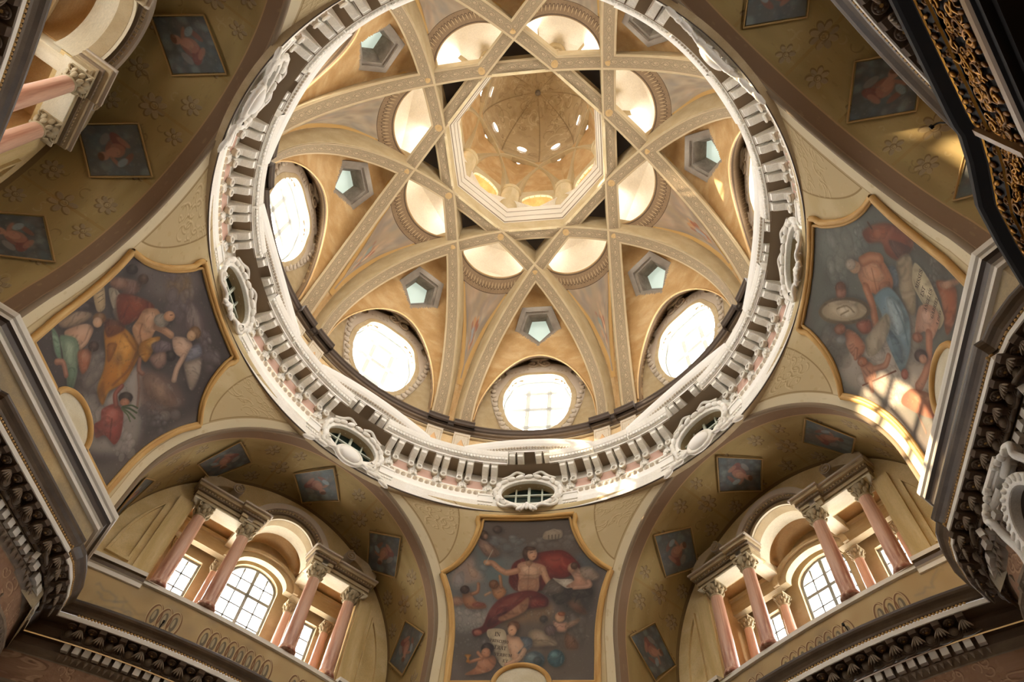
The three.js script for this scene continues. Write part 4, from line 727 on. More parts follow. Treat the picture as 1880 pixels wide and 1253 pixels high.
{
  const tAttic = canvasTexture(1024, 256, (g, w, h) => {   // 6.4 m by 1.6 m
    seed(15); g.fillStyle = '#b79d70'; g.fillRect(0, 0, w, h); g.filter = 'blur(8px)'; grain(g, w, h, 260, ['#a3895e', '#c9b288', '#94816a', '#b39565'], 0.5, 14, 50); g.filter = 'blur(2px)';
    for (let i = 0; i < 34; i++) { g.globalAlpha = 0.35; g.strokeStyle = i % 3 ? '#7c7872' : '#8b7a58'; g.lineWidth = 2 + 4 * rnd(); g.beginPath(); let x = (rnd() < 0.5 ? rnd() * 0.22 : 0.78 + rnd() * 0.22) * w, y = h * (0.2 + 0.5 * rnd()); g.moveTo(x, y); for (let q = 0; q < 6; q++) { x += 30 * rnd(); y += 34 * (rnd() - 0.5); g.lineTo(x, y); } g.stroke(); }
    g.filter = 'none'; g.globalAlpha = 1;
    const chain = (x0, n) => { for (let i = 0; i < n; i++) { const x = x0 + i * 29, y = 70; g.strokeStyle = '#77563a'; g.lineWidth = 6; g.beginPath(); g.ellipse(x, y, 17, 38, 0, 0, 7); g.stroke(); g.strokeStyle = '#cdb68a'; g.lineWidth = 2; g.beginPath(); g.ellipse(x - 2, y - 2, 17, 38, 0, 0, 7); g.stroke(); g.fillStyle = '#6f6350'; g.beginPath(); g.ellipse(x, y, 8, 24, 0, 0, 7); g.fill(); g.fillStyle = '#a89878'; g.beginPath(); g.ellipse(x - 2, y - 3, 4, 15, 0, 0, 7); g.fill(); } };
    chain(256, 3); chain(410, 8); chain(710, 3);
    g.strokeStyle = '#4a3a28'; g.lineWidth = 2; g.strokeRect(508, 104, 18, 14);
  });
  const mAttic = std({ map: tAttic });
  const mPierAttic = std({ map: rep(mottle('#b79d70', '#8f8470', '#c9b288', 512, 3, 0.8), 0.4) });
  const A = structGroup('wall_attic', [0, 6.2, 0], 0, 'marbled attic band between great entablature and vaults');
  const J = (7.25 - 3.1) * Math.SQRT1_2, K = (7.25 + 3.1) * Math.SQRT1_2;
  const pierPath = (d) => [[-J, -K], [-1.754, -6.138 - d], [1.754, -6.138 - d], [J, -K]];
  const impost = [[0.12, 7.66], [-0.03, 7.68], [-0.03, 7.74], [-0.06, 7.76]], imp2 = [[-0.06, 7.76], [-0.07, 7.84], [-0.11, 7.87]], imp3 = [[-0.11, 7.87], [-0.11, 7.93], [-0.14, 7.95]], imp4 = [[-0.14, 7.95], [-0.15, 8.0], [-0.15, 8.03], [0.2, 8.06]];
  for (const k of [0, 90, 180, -90]) {
    const add = (n, g, m) => { g.translate(0, -6.2, 0); const o = mesh(n, g, m, A); o.rotation.y = -rad(k); };
    add('pier_attic', carried(pierPath(0.06), [[0, 6.2], [0, 7.75]]), mPierAttic);
    add('impost_fascia', carried(pierPath(0.03), impost), M.fillet); add('impost_hollow', carried(pierPath(0.03), imp2), M.darkMould); add('impost_fillet', carried(pierPath(0.03), imp3), M.fillet); add('impost_crown', carried(pierPath(0.03), imp4), M.fillet);
  }
  const bow = (u) => 7.22 - 0.24 * (1 - (u / 3.1) ** 2);
  for (const k of DIAG) {
    const add = (n, g, m) => { g.translate(0, -6.2, 0); const o = mesh(n, g, m, A); o.rotation.y = -rad(k); };
    add('hall_attic', grid(32, 1, (u, v) => { const x = lerp(-3.1, 3.1, u); return [x, lerp(6.7, 8.25, v), -bow(x)]; }, (u, v) => [u, v]), mAttic);
    const row = (a, b) => Array.from({ length: 17 }, (_, i) => { const x = lerp(a, b, i / 16); return [x, -bow(x)]; });
    for (const [a, b] of [[-3.1, -2.0], [2.0, 3.1]]) { add('sill_fascia', carried(row(a, b), [[0.05, 8.14], [-0.03, 8.16], [-0.03, 8.24], [-0.06, 8.26]]), M.fillet); add('sill_hollow', carried(row(a, b), [[-0.06, 8.26], [-0.07, 8.33], [-0.11, 8.35]]), M.ledge); add('sill_crown', carried(row(a, b), [[-0.11, 8.35], [-0.12, 8.42], [0.4, 8.44]]), M.fillet); }
    add('sill_band', carried(row(-2.0, 2.0), [[0.05, 8.24], [-0.05, 8.26], [-0.05, 8.34], [0.5, 8.36]]), M.fillet);
  }
}
const along = (path) => { const L = [0]; for (let i = 1; i < path.length; i++) L.push(L[i - 1] + Math.hypot(path[i][0] - path[i - 1][0], path[i][1] - path[i - 1][1])); return { len: L[L.length - 1], at: (s) => { let i = 0; while (i < L.length - 2 && L[i + 1] < s) i++; const f = clamp((s - L[i]) / (L[i + 1] - L[i])), dx = path[i + 1][0] - path[i][0], dz = path[i + 1][1] - path[i][1], l = Math.hypot(dx, dz); return { x: lerp(path[i][0], path[i + 1][0], f), z: lerp(path[i][1], path[i + 1][1], f), nx: dz / l, nz: -dx / l, turn: Math.atan2(-dz, dx) }; } }; };
{
  const E = structGroup('trim_entablature', [0, 5, 0], 0, 'dark great entablature with modillions, egg leaves and dentils running round the crossing');
  const add = (n, g, m) => { g.translate(0, -5, 0); return mesh(n, g, m, E); };
  add('cornice_top', carried(loopPath, [[2.2, 7.0], [0.02, 6.95], [0, 6.93], [0, 6.9]], true), M.darkMould);
  add('cyma', carried(loopPath, [[0, 6.9], [0.015, 6.87], [0.05, 6.84], [0.075, 6.8], [0.085, 6.77], [0.1, 6.765], [0.1, 6.745]], true), M.ledge);
  add('corona', carried(loopPath, [[0.09, 6.73], [0.085, 6.72], [0.085, 6.66], [0.1, 6.655]], true), M.fillet);
  add('corona_soffit', carried(loopPath, [[0.1, 6.655], [0.3, 6.655]], true), M.ledge);
  add('egg_cyma', carried(loopPath, [[0.28, 6.655], [0.3, 6.6], [0.36, 6.52], [0.36, 6.48]], true), M.modillion);
  add('dentil_band', carried(loopPath, [[0.36, 6.46], [0.42, 6.45], [0.42, 6.33], [0.4, 6.32]], true), M.modillion);
  add('leaf_cyma', carried(loopPath, [[0.4, 6.32], [0.42, 6.28], [0.46, 6.22], [0.46, 6.2]], true), M.egg);
  const tFrieze = canvasTexture(1024, 256, (g, w, h) => {
    seed(88); g.fillStyle = '#8d6a4e'; g.fillRect(0, 0, w, h); grain(g, w, h, 500, ['#7a583f', '#a27e60', '#94705a'], 0.4, 6, 26);
    for (let i = 0; i < 60; i++) { const x = rnd() * w, y = rnd() * h, r = 14 + 34 * rnd(), a = rnd() * 6; for (const [c, o] of [['#66472f', 4], ['#bd9a78', 0]]) { g.globalAlpha = 0.55; g.strokeStyle = c; g.lineWidth = 8; g.beginPath(); for (let q = 0; q < 24; q++) { const t = a + q * 0.22, rr = r * (1 - q / 28); q ? g.lineTo(x + o + rr * cos(t), y + o + rr * sin(t)) : g.moveTo(x + o + rr * cos(t), y + o + rr * sin(t)); } g.stroke(); } }
  }, true);
  add('frieze', carried(loopPath, [[0.46, 6.2], [0.46, 5.78]], true), std({ map: rep(tFrieze, 0.4, 1.4), bumpMap: rep(bumpFine, 1), bumpScale: 0.01 }));
  add('architrave', carried(loopPath, [[0.46, 5.78], [0.36, 5.76], [0.36, 5.72], [0.4, 5.69], [0.41, 5.62]], true), M.egg);
  add('architrave_face', carried(loopPath, [[0.41, 5.62], [0.41, 5.2], [0.45, 5.18], [0.45, 4.95], [0.7, 4.9]], true), M.stucco);
  // carved members piece by piece on the sides in view
  const bead = new THREE.SphereGeometry(0.018, 6, 5);
  const egg = (() => { const g = new THREE.SphereGeometry(0.062, 10, 8); g.scale(1, 1.15, 0.8); return g; })(), eggLeaf = (() => { const l = []; for (const s of [-1, 1]) for (let q = 0; q < 2; q++) { const t = new THREE.TorusGeometry(0.09 + q * 0.03, 0.016, 5, 10, PI); t.rotateZ(PI); t.scale(0.8, 1, 1); t.translate(s * 0.012, 0.02, -0.005 - 0.01 * q); l.push(t); } return merged(l); })();
  const frond = (() => { const l = []; for (let q = 0; q < 5; q++) { const g = new THREE.SphereGeometry(0.03, 6, 5); g.scale(0.5, 2.6, 0.6); g.rotateZ((q - 2) * 0.28); g.translate((q - 2) * 0.026, -0.02, 0); l.push(g); } return merged(l); })();
  const mod = (() => { const g = new THREE.ExtrudeGeometry(shape([[0, -0.1], [0.05, -0.1], [0.09, -0.06], [0.17, -0.04], [0.19, 0], [0, 0]]), { depth: 0.09, bevelEnabled: true, bevelSize: 0.006, bevelThickness: 0.006, bevelSegments: 1 }); g.rotateY(-PI / 2); g.translate(0.045, 0, 0); return g; })();
  const ros = (() => { const l = [new THREE.TorusGeometry(0.058, 0.016, 5, 14)]; for (let q = 0; q < 6; q++) { const g = new THREE.SphereGeometry(0.026, 6, 5); g.translate(0.032 * cos(q * PI / 3), 0.032 * sin(q * PI / 3), 0.01); l.push(g); } const g = merged(l); g.rotateX(PI / 2); return g; })();
  const heart = new THREE.SphereGeometry(0.024, 8, 6);
  const dent = (() => { const g = box(0.095, 0.105, 0.07, 0, 0, 0); return g; })();
  const tip = (() => { const g = new THREE.ConeGeometry(0.035, 0.09, 6); g.rotateX(PI); g.scale(1, 1, 0.5); return g; })();
  const placeAt = (o, p, out, y) => { o.position.set(p.x + p.nx * out, y - 5, p.z + p.nz * out); o.rotation.y = p.turn; return o; };
  for (const k of [90, -90, 45, -45, 135, -135]) {
    const path = toPlan(sideOf(k), k), A = along(path), n = Math.round(A.len / 0.31);
    const beads = []; const nb = Math.round(A.len / 0.05); for (let i = 0; i < nb; i++) { const p = A.at((i + 0.5) / nb * A.len), g = bead.clone(); g.scale(1.2, 1, 1); g.rotateY(p.turn); g.translate(p.x + p.nx * 0.092, 6.748 - 5, p.z + p.nz * 0.092); beads.push(g); } const bo = mesh('bead_row', merged(beads), M.gilt, E); bo.userData.kind = 'stuff';
    const wave = []; for (let i = 0; i <= n * 8; i++) { const p = A.at(i / (n * 8) * A.len), q = 0.325 + 0.02 * cos(i / 8 * 2 * PI); wave.push([p.x + p.nx * q, 6.5 - 5 + 0.022 * cos(i / 8 * 2 * PI), p.z + p.nz * q]); } mesh('waved_moulding', tube(wave, 0.026, n * 12, 6), M.ledge, E);
    for (let i = 0; i < n; i++) {
      const p = A.at((i + 0.5) / n * A.len), q = A.at(Math.max(0.02, i / n * A.len));
      const m = placeAt(mesh('modillion', mod, M.modillion, E), p, 0.29, 6.655); m.rotation.y = p.turn;
      mesh('modillion_leaf', frond, M.egg, m).position.set(0, -0.1, 0.12);
      placeAt(mesh('coffer_rosette', ros, M.modillion, E), q, 0.19, 6.63); const last = E.children[E.children.length - 1]; mesh('rosette_heart', heart, M.gilt, last).position.set(0, -0.012, 0);
      const e = placeAt(mesh('egg', egg, M.egg, E), q, 0.295, 6.565); mesh('egg_shell', eggLeaf, M.modillion, e);
      placeAt(mesh('acanthus_frond', frond, M.modillion, E), p, 0.31, 6.565);
    }
    const nd = Math.round(A.len / 0.155);
    for (let i = 0; i < nd; i++) placeAt(mesh('dentil', dent, M.fillet, E), A.at((i + 0.5) / nd * A.len), 0.38, 6.395);
    const nt = Math.round(A.len / 0.1), tips = []; for (let i = 0; i < nt; i++) { const p = A.at((i + 0.5) / nt * A.len), g = tip.clone(); g.rotateY(p.turn); g.translate(p.x + p.nx * 0.41, 6.26 - 5, p.z + p.nz * 0.41); tips.push(g); } const to = mesh('leaf_points', merged(tips), M.egg, E); to.userData.kind = 'stuff';
    const na = Math.round(A.len / 0.12), at2 = []; for (let i = 0; i < na; i++) { const p = A.at((i + 0.5) / na * A.len), g = tip.clone(); g.rotateY(p.turn); g.translate(p.x + p.nx * 0.385, 5.69 - 5, p.z + p.nz * 0.385); at2.push(g); } const ao = mesh('leaf_points', merged(at2), M.egg, E); ao.userData.kind = 'stuff';
  }
  const low = structGroup('wall_lower', [0, -1.6, 0], 0, 'plain lower walls of the crossing');
  const lw = carried(loopPath, [[0.6, 4.95], [0.6, -1.6]], true); lw.translate(0, 1.6, 0); mesh('wall_face', lw, M.lowWall, low);
  const fg = new THREE.CylinderGeometry(9, 9, 0.2, 48); fg.translate(0, -1.7, 0); struct('floor', fg, M.floor, 'stone church floor');
  // iron hooks on the ledges
  [[45, 1.1, 5.9, 'on the ledge under the lower right loggia'], [-45, -1.5, 5.95, 'on the ledge under the lower left loggia'], [135, -0.9, 6.05, 'on the ledge beside the dark balcony']].forEach(([k, u, D, where]) => {
    const o = stand('iron_hook', [u, 6.95, -D], k, 'small black iron hook ' + where, 'hook');
    mesh('shank', tube([[0, -0.02, 0], [0, 0.07, 0.03], [0, 0.1, 0.08]], 0.009, 10, 6), M.iron, o); mesh('tip', box(0.03, 0.035, 0.03, 0, 0.1, 0.085), M.iron, o);
  });
}
// stucco oval frame set in the right-hand entablature
{
  const B = [-0.12, 5.74, -6.02];
  const o = stand('oval_frame', B, 90, 'white stucco oval frame with scrolled top on the right-hand dark entablature', 'frame');
  const ell = (a, b, n = 48) => Array.from({ length: n }, (_, i) => [a * cos(i / n * 2 * PI), b * sin(i / n * 2 * PI)]);
  mesh('dark_opening', slab(ell(0.36, 0.42), [], 0.02), M.voidDark, o);
  const fr = slab(ell(0.47, 0.55), [ell(0.37, 0.43)], 0.14, 0.025); mesh('oval_ring', fr, M.stucco, o);
  mesh('inner_ring', tube(ell(0.38, 0.44).map(([x, y]) => [x, y, 0.13]), 0.022, 60, 6, true), M.white, o);
  for (let q = 0; q < 26; q++) { const a = q / 26 * 2 * PI, g = new THREE.SphereGeometry(0.06, 8, 6); g.scale(1.1, 0.6, 0.6); g.rotateZ(a + 0.6); g.translate(0.44 * cos(a), 0.51 * sin(a), 0.16); mesh('gadroon', g, M.stucco, o); }
  for (const s of [-1, 1]) { mesh('side_scroll', tube(spline([[s * 0.1, 0.62, 0.14], [s * 0.34, 0.6, 0.18], [s * 0.5, 0.66, 0.2], [s * 0.62, 0.58, 0.2], [s * 0.56, 0.5, 0.2], [s * 0.6, 0.3, 0.14], [s * 0.58, 0.0, 0.1], [s * 0.64, -0.2, 0.08]], 40), 0.05, 40, 8), M.stucco, o); for (let q = 0; q < 4; q++) { const g = new THREE.SphereGeometry(0.055, 7, 6); g.translate(s * (0.2 + q * 0.1), 0.68 - 0.03 * q, 0.24); mesh('leaf', g, M.stucco, o); } }
  mesh('top_cornice', merged([box(0.6, 0.06, 0.26, 0, 0.74, 0.12), box(0.5, 0.05, 0.2, 0, 0.68, 0.1)]), M.stucco, o);
  o.scale.setScalar(0.86);
  const pb = [-0.2, 5.0, -6.06], p = stand('panel_frame', pb, 90, 'carved stone panel frame below the white oval on the right', 'frame');
  mesh('panel_border', slab([[-0.75, -0.7], [0.75, -0.7], [0.75, 0.2], [-0.75, 0.2]], [[[-0.6, -0.55], [0.6, -0.55], [0.6, 0.05], [-0.6, 0.05]]], 0.12, 0.02), M.egg, p);
  for (let q = 0; q < 14; q++) { const g = new THREE.SphereGeometry(0.05, 7, 6); g.scale(1.1, 0.8, 0.7); g.translate(-0.7 + q * 0.108, 0.18, 0.15); mesh('leaf', g, M.egg, p); }
}
// ------------------------------------------------------------------ dark gilded choir balcony
{
  const raw = [[6.3, 1.4], [5.4, 2.3], [5.02, 2.67], [4.74, 3.06], [4.53, 3.38], [4.4, 3.72], [4.3, 3.93], [4.24, 4.0], [4.16, 4.12], [3.68, 4.88], [2.6, 6.6]];
  const B = [4.2, 4.4, 4.1];
  const o = new THREE.Group(); o.name = 'choir_balcony'; scene.add(o); o.position.set(...B); o.userData = { label: 'dark carved wooden choir balcony with gilded reliefs jutting over the crossing', category: 'balcony' };
  const add = (n, g, m, par = o) => { g.translate(-B[0], -B[1], -B[2]); return mesh(n, g, m, par); };
  add('rail_top', carried(raw, [[1.0, 5.52], [0.03, 5.5], [0, 5.46], [0, 5.4], [0.02, 5.38]]), M.darkWood);
  add('rail_soffit', carried(raw, [[0.02, 5.38], [0.085, 5.345], [0.09, 5.31]]), M.darkWood);
  add('gilt_line', carried(raw, [[0.085, 5.31], [0.08, 5.3], [0.09, 5.29]]), M.gold);
  add('frieze_board', carried(raw, [[0.1, 5.3], [0.11, 5.13]]), M.darkWood);
  add('gilt_line', carried(raw, [[0.1, 5.135], [0.085, 5.125], [0.1, 5.115]]), M.gold);
  add('panel_board', carried(raw, [[0.13, 5.12], [0.14, 4.7]]), M.darkWood);
  add('lower_rail', carried(raw, [[0.14, 4.7], [0.1, 4.68], [0.085, 4.64], [0.085, 4.58], [0.1, 4.56]]), M.railWood);
  add('rail_underside', carried(raw, [[0.1, 4.56], [0.12, 4.55], [0.12, 4.5], [0.9, 4.46]]), M.darkWood);
  const post = (() => { const g = box(0.05, 0.62, 0.06); g.rotateY(-rad(125)); g.translate(4.345, 4.98, 4.0); return g; })(); add('corner_post', post, M.railWood);
  const leaf = (() => { const g = new THREE.SphereGeometry(0.03, 8, 6); g.scale(0.8, 1.5, 0.6); return g; })();
  const curlG = [1, -1].map((s) => tube(Array.from({ length: 18 }, (_, i) => { const q = i / 17, a = s * q * 7.5; return [0.085 * (1 - 0.8 * q) * cos(a), 0.085 * (1 - 0.8 * q) * sin(a), 0.02 * q]; }), 0.016, 26, 5));
  const stemG = tube([[-0.1, -0.05, 0], [-0.03, 0.03, 0.015], [0.05, 0.01, 0.02], [0.11, 0.07, 0.005]], 0.014, 16, 5);
  const flower = (() => { const l = []; for (let q = 0; q < 6; q++) { const g = new THREE.SphereGeometry(0.022, 6, 5); g.translate(0.034 * cos(q * 1.047), 0.034 * sin(q * 1.047), 0); l.push(g); } const c = new THREE.SphereGeometry(0.02, 6, 5); c.translate(0, 0, 0.015); l.push(c); return merged(l); })();
  const at = (A, s, out, y, name, g, m, roll = 0, sc = 1) => { const p = A.at(s), q = mesh(name, g, m, o); q.position.set(p.x + p.nx * out - B[0], y - B[1], p.z + p.nz * out - B[2]); q.rotation.set(0, p.turn, roll, 'YXZ'); q.scale.setScalar(sc); return q; };
  const vis = raw.slice(1), A = along(vis);
  seed(404);
  const nf = Math.round(A.len / 0.075); for (let i = 0; i < nf; i++) at(A, (i + 0.5) / nf * A.len, 0.09, 5.255, 'gilt_leaf', leaf, i % 3 ? M.goldDark : M.gold, (rnd() - 0.5) * 0.6, 0.7 + 0.4 * rnd());
  const nl = Math.round(A.len / 0.09); for (let i = 0; i < nl; i++) at(A, (i + 0.5) / nl * A.len, 0.1, 4.73, 'gilt_leaf', leaf, M.goldDark, (rnd() - 0.5) * 0.5, 0.8);
  for (let i = 0; i < 26; i++) at(A, (i + 0.5) / 26 * A.len, 0.1, 5.17, 'gilt_flower', flower, M.goldDark, rnd() * 3, 0.7);
  for (let i = 0; i < 380; i++) { const s = (i + rnd()) / 380 * A.len, y = 4.76 + 0.33 * rnd(), r = rnd(); at(A, s, 0.11, y, r < 0.45 ? 'gilt_scroll' : r < 0.75 ? 'gilt_stem' : 'gilt_flower', r < 0.45 ? curlG[i % 2] : r < 0.75 ? stemG : flower, i % 3 ? M.gold : M.goldDark, rnd() * 6, 0.4 + 0.45 * rnd()); }
  // carved cherub in the straight panel
  const cher = []; const ball = (x, y, z, r, sx = 1, sy = 1, rot = 0) => { const g = new THREE.SphereGeometry(r, 14, 10); g.scale(sx, sy, 0.75); g.rotateZ(rot); g.translate(x, y, z); cher.push(g); };
  ball(0, 0.02, 0.03, 0.075, 0.85, 1.15, 0.3); ball(0.02, -0.06, 0.035, 0.07, 1, 0.9); ball(0.05, 0.13, 0.04, 0.05); ball(-0.06, -0.11, 0.035, 0.045, 0.8, 1.7, -0.7); ball(0.09, -0.12, 0.03, 0.042, 0.8, 1.7, 0.6); ball(-0.08, 0.07, 0.03, 0.03, 0.8, 2.2, 0.9); ball(0.11, 0.06, 0.03, 0.028, 0.8, 2.2, -0.8); ball(-0.11, -0.17, 0.03, 0.03, 0.9, 1.5, 0.4); ball(0.13, -0.18, 0.03, 0.028, 0.9, 1.5, -0.2);
  at(A, A.len * 0.66, 0.09, 4.93, 'carved_cherub', merged(cher), M.gold, -0.35, 1.05);
  // brackets into the wall behind
  const slabG = new THREE.ExtrudeGeometry(shape([...raw.map(([x, z]) => [x + 0.14, -z - 0.1]), [4.0, -7.2], [7.0, -4.4], [6.9, -2.0]].map((p) => p)), { depth: 0.08, bevelEnabled: false }); slabG.rotateX(-PI / 2); slabG.translate(0, 4.44, 0); add('balcony_floor', slabG, M.darkWood);
}
// ------------------------------------------------------------------ frescoes on the pendentives
function frescoTexture(paint, words) {
  return canvasTexture(800, 800, (g) => {
    const w = 1024, h = 1024; g.scale(800 / 1024, 800 / 1024);
    seed(123);
    const tone = (col, k) => { const c = hex(col).map((x) => Math.round(clamp(k > 0 ? x + (255 - x) * k : x * (1 + k), 0, 255))); return 'rgb(' + c.join(',') + ')'; };
    const path = (q, closed) => { // smooth curve through the points
      const n = q.length, P = (i) => closed ? q[(i + n) % n] : q[clamp(i, 0, n - 1)];
      g.beginPath(); g.moveTo(...q[0]);
      for (let i = 0; i < (closed ? n : n - 1); i++) { const a = P(i - 1), b = P(i), c = P(i + 1), d = P(i + 2), t = 0.15; g.bezierCurveTo(b[0] + (c[0] - a[0]) * t, b[1] + (c[1] - a[1]) * t, c[0] - (d[0] - b[0]) * t, c[1] - (d[1] - b[1]) * t, c[0], c[1]); }
      if (closed) g.closePath();
    };
    const p = (col, alpha, blur, width, list) => {
      const q = list.split(' ').map((s) => s.split(',').map(Number));
      g.globalAlpha = alpha; g.filter = blur ? 'blur(' + blur * 0.6 + 'px)' : 'none'; g.lineCap = g.lineJoin = 'round';
      if (width) {
        path(q); g.strokeStyle = tone(col, -0.22); g.lineWidth = width; g.stroke();
        if (width > 10) { g.filter = 'blur(' + width * 0.14 + 'px)'; g.save(); g.translate(-width * 0.12, -width * 0.12); path(q); g.strokeStyle = tone(col, 0.1); g.lineWidth = width * 0.5; g.stroke(); g.restore(); }
        return;
      }
      const span = Math.hypot(Math.max(...q.map((a) => a[0])) - Math.min(...q.map((a) => a[0])), Math.max(...q.map((a) => a[1])) - Math.min(...q.map((a) => a[1])));
      if (blur < 8 && span > 40) { g.save(); g.filter = 'blur(9px)'; g.globalAlpha = 0.5 * alpha; g.translate(7, 9); path(q, true); g.fillStyle = '#1f1917'; g.fill(); g.restore(); }
      path(q, true); g.fillStyle = col; g.fill();
      if (blur > 10) return;
      const xs = q.map((a) => a[0]), ys = q.map((a) => a[1]), x0 = Math.min(...xs), x1 = Math.max(...xs), y0 = Math.min(...ys), y1 = Math.max(...ys), s = Math.hypot(x1 - x0, y1 - y0);
      if (s < 22) return;
      g.save(); path(q, true); g.clip();
      g.filter = 'blur(' + s * 0.05 + 'px)'; g.globalAlpha = 0.5 * alpha;
      path(q, true); g.strokeStyle = tone(col, -0.5); g.lineWidth = s * 0.12; g.stroke();
      g.globalAlpha = 0.4 * alpha; g.fillStyle = tone(col, 0.28); g.beginPath(); g.ellipse(lerp(x0, x1, 0.4), lerp(y0, y1, 0.36), (x1 - x0) * 0.26, (y1 - y0) * 0.24, 0, 0, 7); g.fill();
      const dir = Math.atan2(y1 - y0, (x1 - x0) * (rnd() < 0.5 ? 1 : -1));
      g.filter = 'blur(' + Math.max(1.2, s * 0.012) + 'px)';
      for (let i = 0; i < Math.min(16, 3 + s / 16); i++) { // brushed folds and modelling
        const x = lerp(x0, x1, rnd()), y = lerp(y0, y1, rnd()), a = dir + (rnd() - 0.5) * 1.1, l = s * (0.1 + 0.22 * rnd());
        g.globalAlpha = 0.42 * alpha; g.strokeStyle = tone(col, i % 2 ? -0.5 : 0.24); g.lineWidth = s * (0.014 + 0.03 * rnd());
        g.beginPath(); g.moveTo(x, y); g.quadraticCurveTo(x + l * 0.5 * cos(a + 0.4), y + l * 0.5 * sin(a + 0.4), x + l * cos(a), y + l * sin(a)); g.stroke();
      }
      g.restore();
    };
    const cl = (col, alpha, x, y, rx, ry) => { // billowing cloud
      for (let i = 0; i < 34; i++) { const a = rnd() * 2 * PI, d = Math.sqrt(rnd()), r = Math.min(rx, ry) * (0.25 + 0.35 * rnd()), X = x + rx * d * cos(a), Y = y + ry * d * sin(a); const s = g.createRadialGradient(X - r * 0.2, Y - r * 0.3, 0, X, Y, r); s.addColorStop(0, tone(col, 0.16 - 0.3 * (Y - y) / (ry + 1))); s.addColorStop(0.75, tone(col, -0.12)); s.addColorStop(1, 'rgba(60,54,50,0)'); g.globalAlpha = alpha * (0.5 + 0.5 * rnd()); g.filter = 'none'; g.fillStyle = s; g.beginPath(); g.arc(X, Y, r, 0, 7); g.fill(); }
    };
    g.fillStyle = '#57504a'; g.fillRect(0, 0, w, h);
    g.filter = 'blur(18px)'; grain(g, w, h, 260, ['#6b625c', '#4a4441', '#77706a', '#5d5552', '#6f6a6c'], 0.6, 30, 110); g.filter = 'none';
    paint(p, cl); g.filter = 'none';
    g.filter = 'blur(10px)'; grain(g, w, h, 120, ['#2e2826', '#8d857c', '#50484a'], 0.22, 20, 60); g.filter = 'none'; grain(g, w, h, 5200, ['#332d2a', '#a89e90', '#5c5149', '#7d7468', '#46403d'], 0.2, 1.5, 6);
    g.filter = 'none'; words(g); g.globalAlpha = 1;
  });
}
const line = (g, t, x, y, a, s) => { g.save(); g.translate(x, y); g.rotate(a); g.globalAlpha = 1; g.fillStyle = '#3a2c20'; g.font = 'bold ' + s + 'px serif'; g.textAlign = 'center'; g.textBaseline = 'middle'; g.fillText(t, 0, 0); g.restore(); };
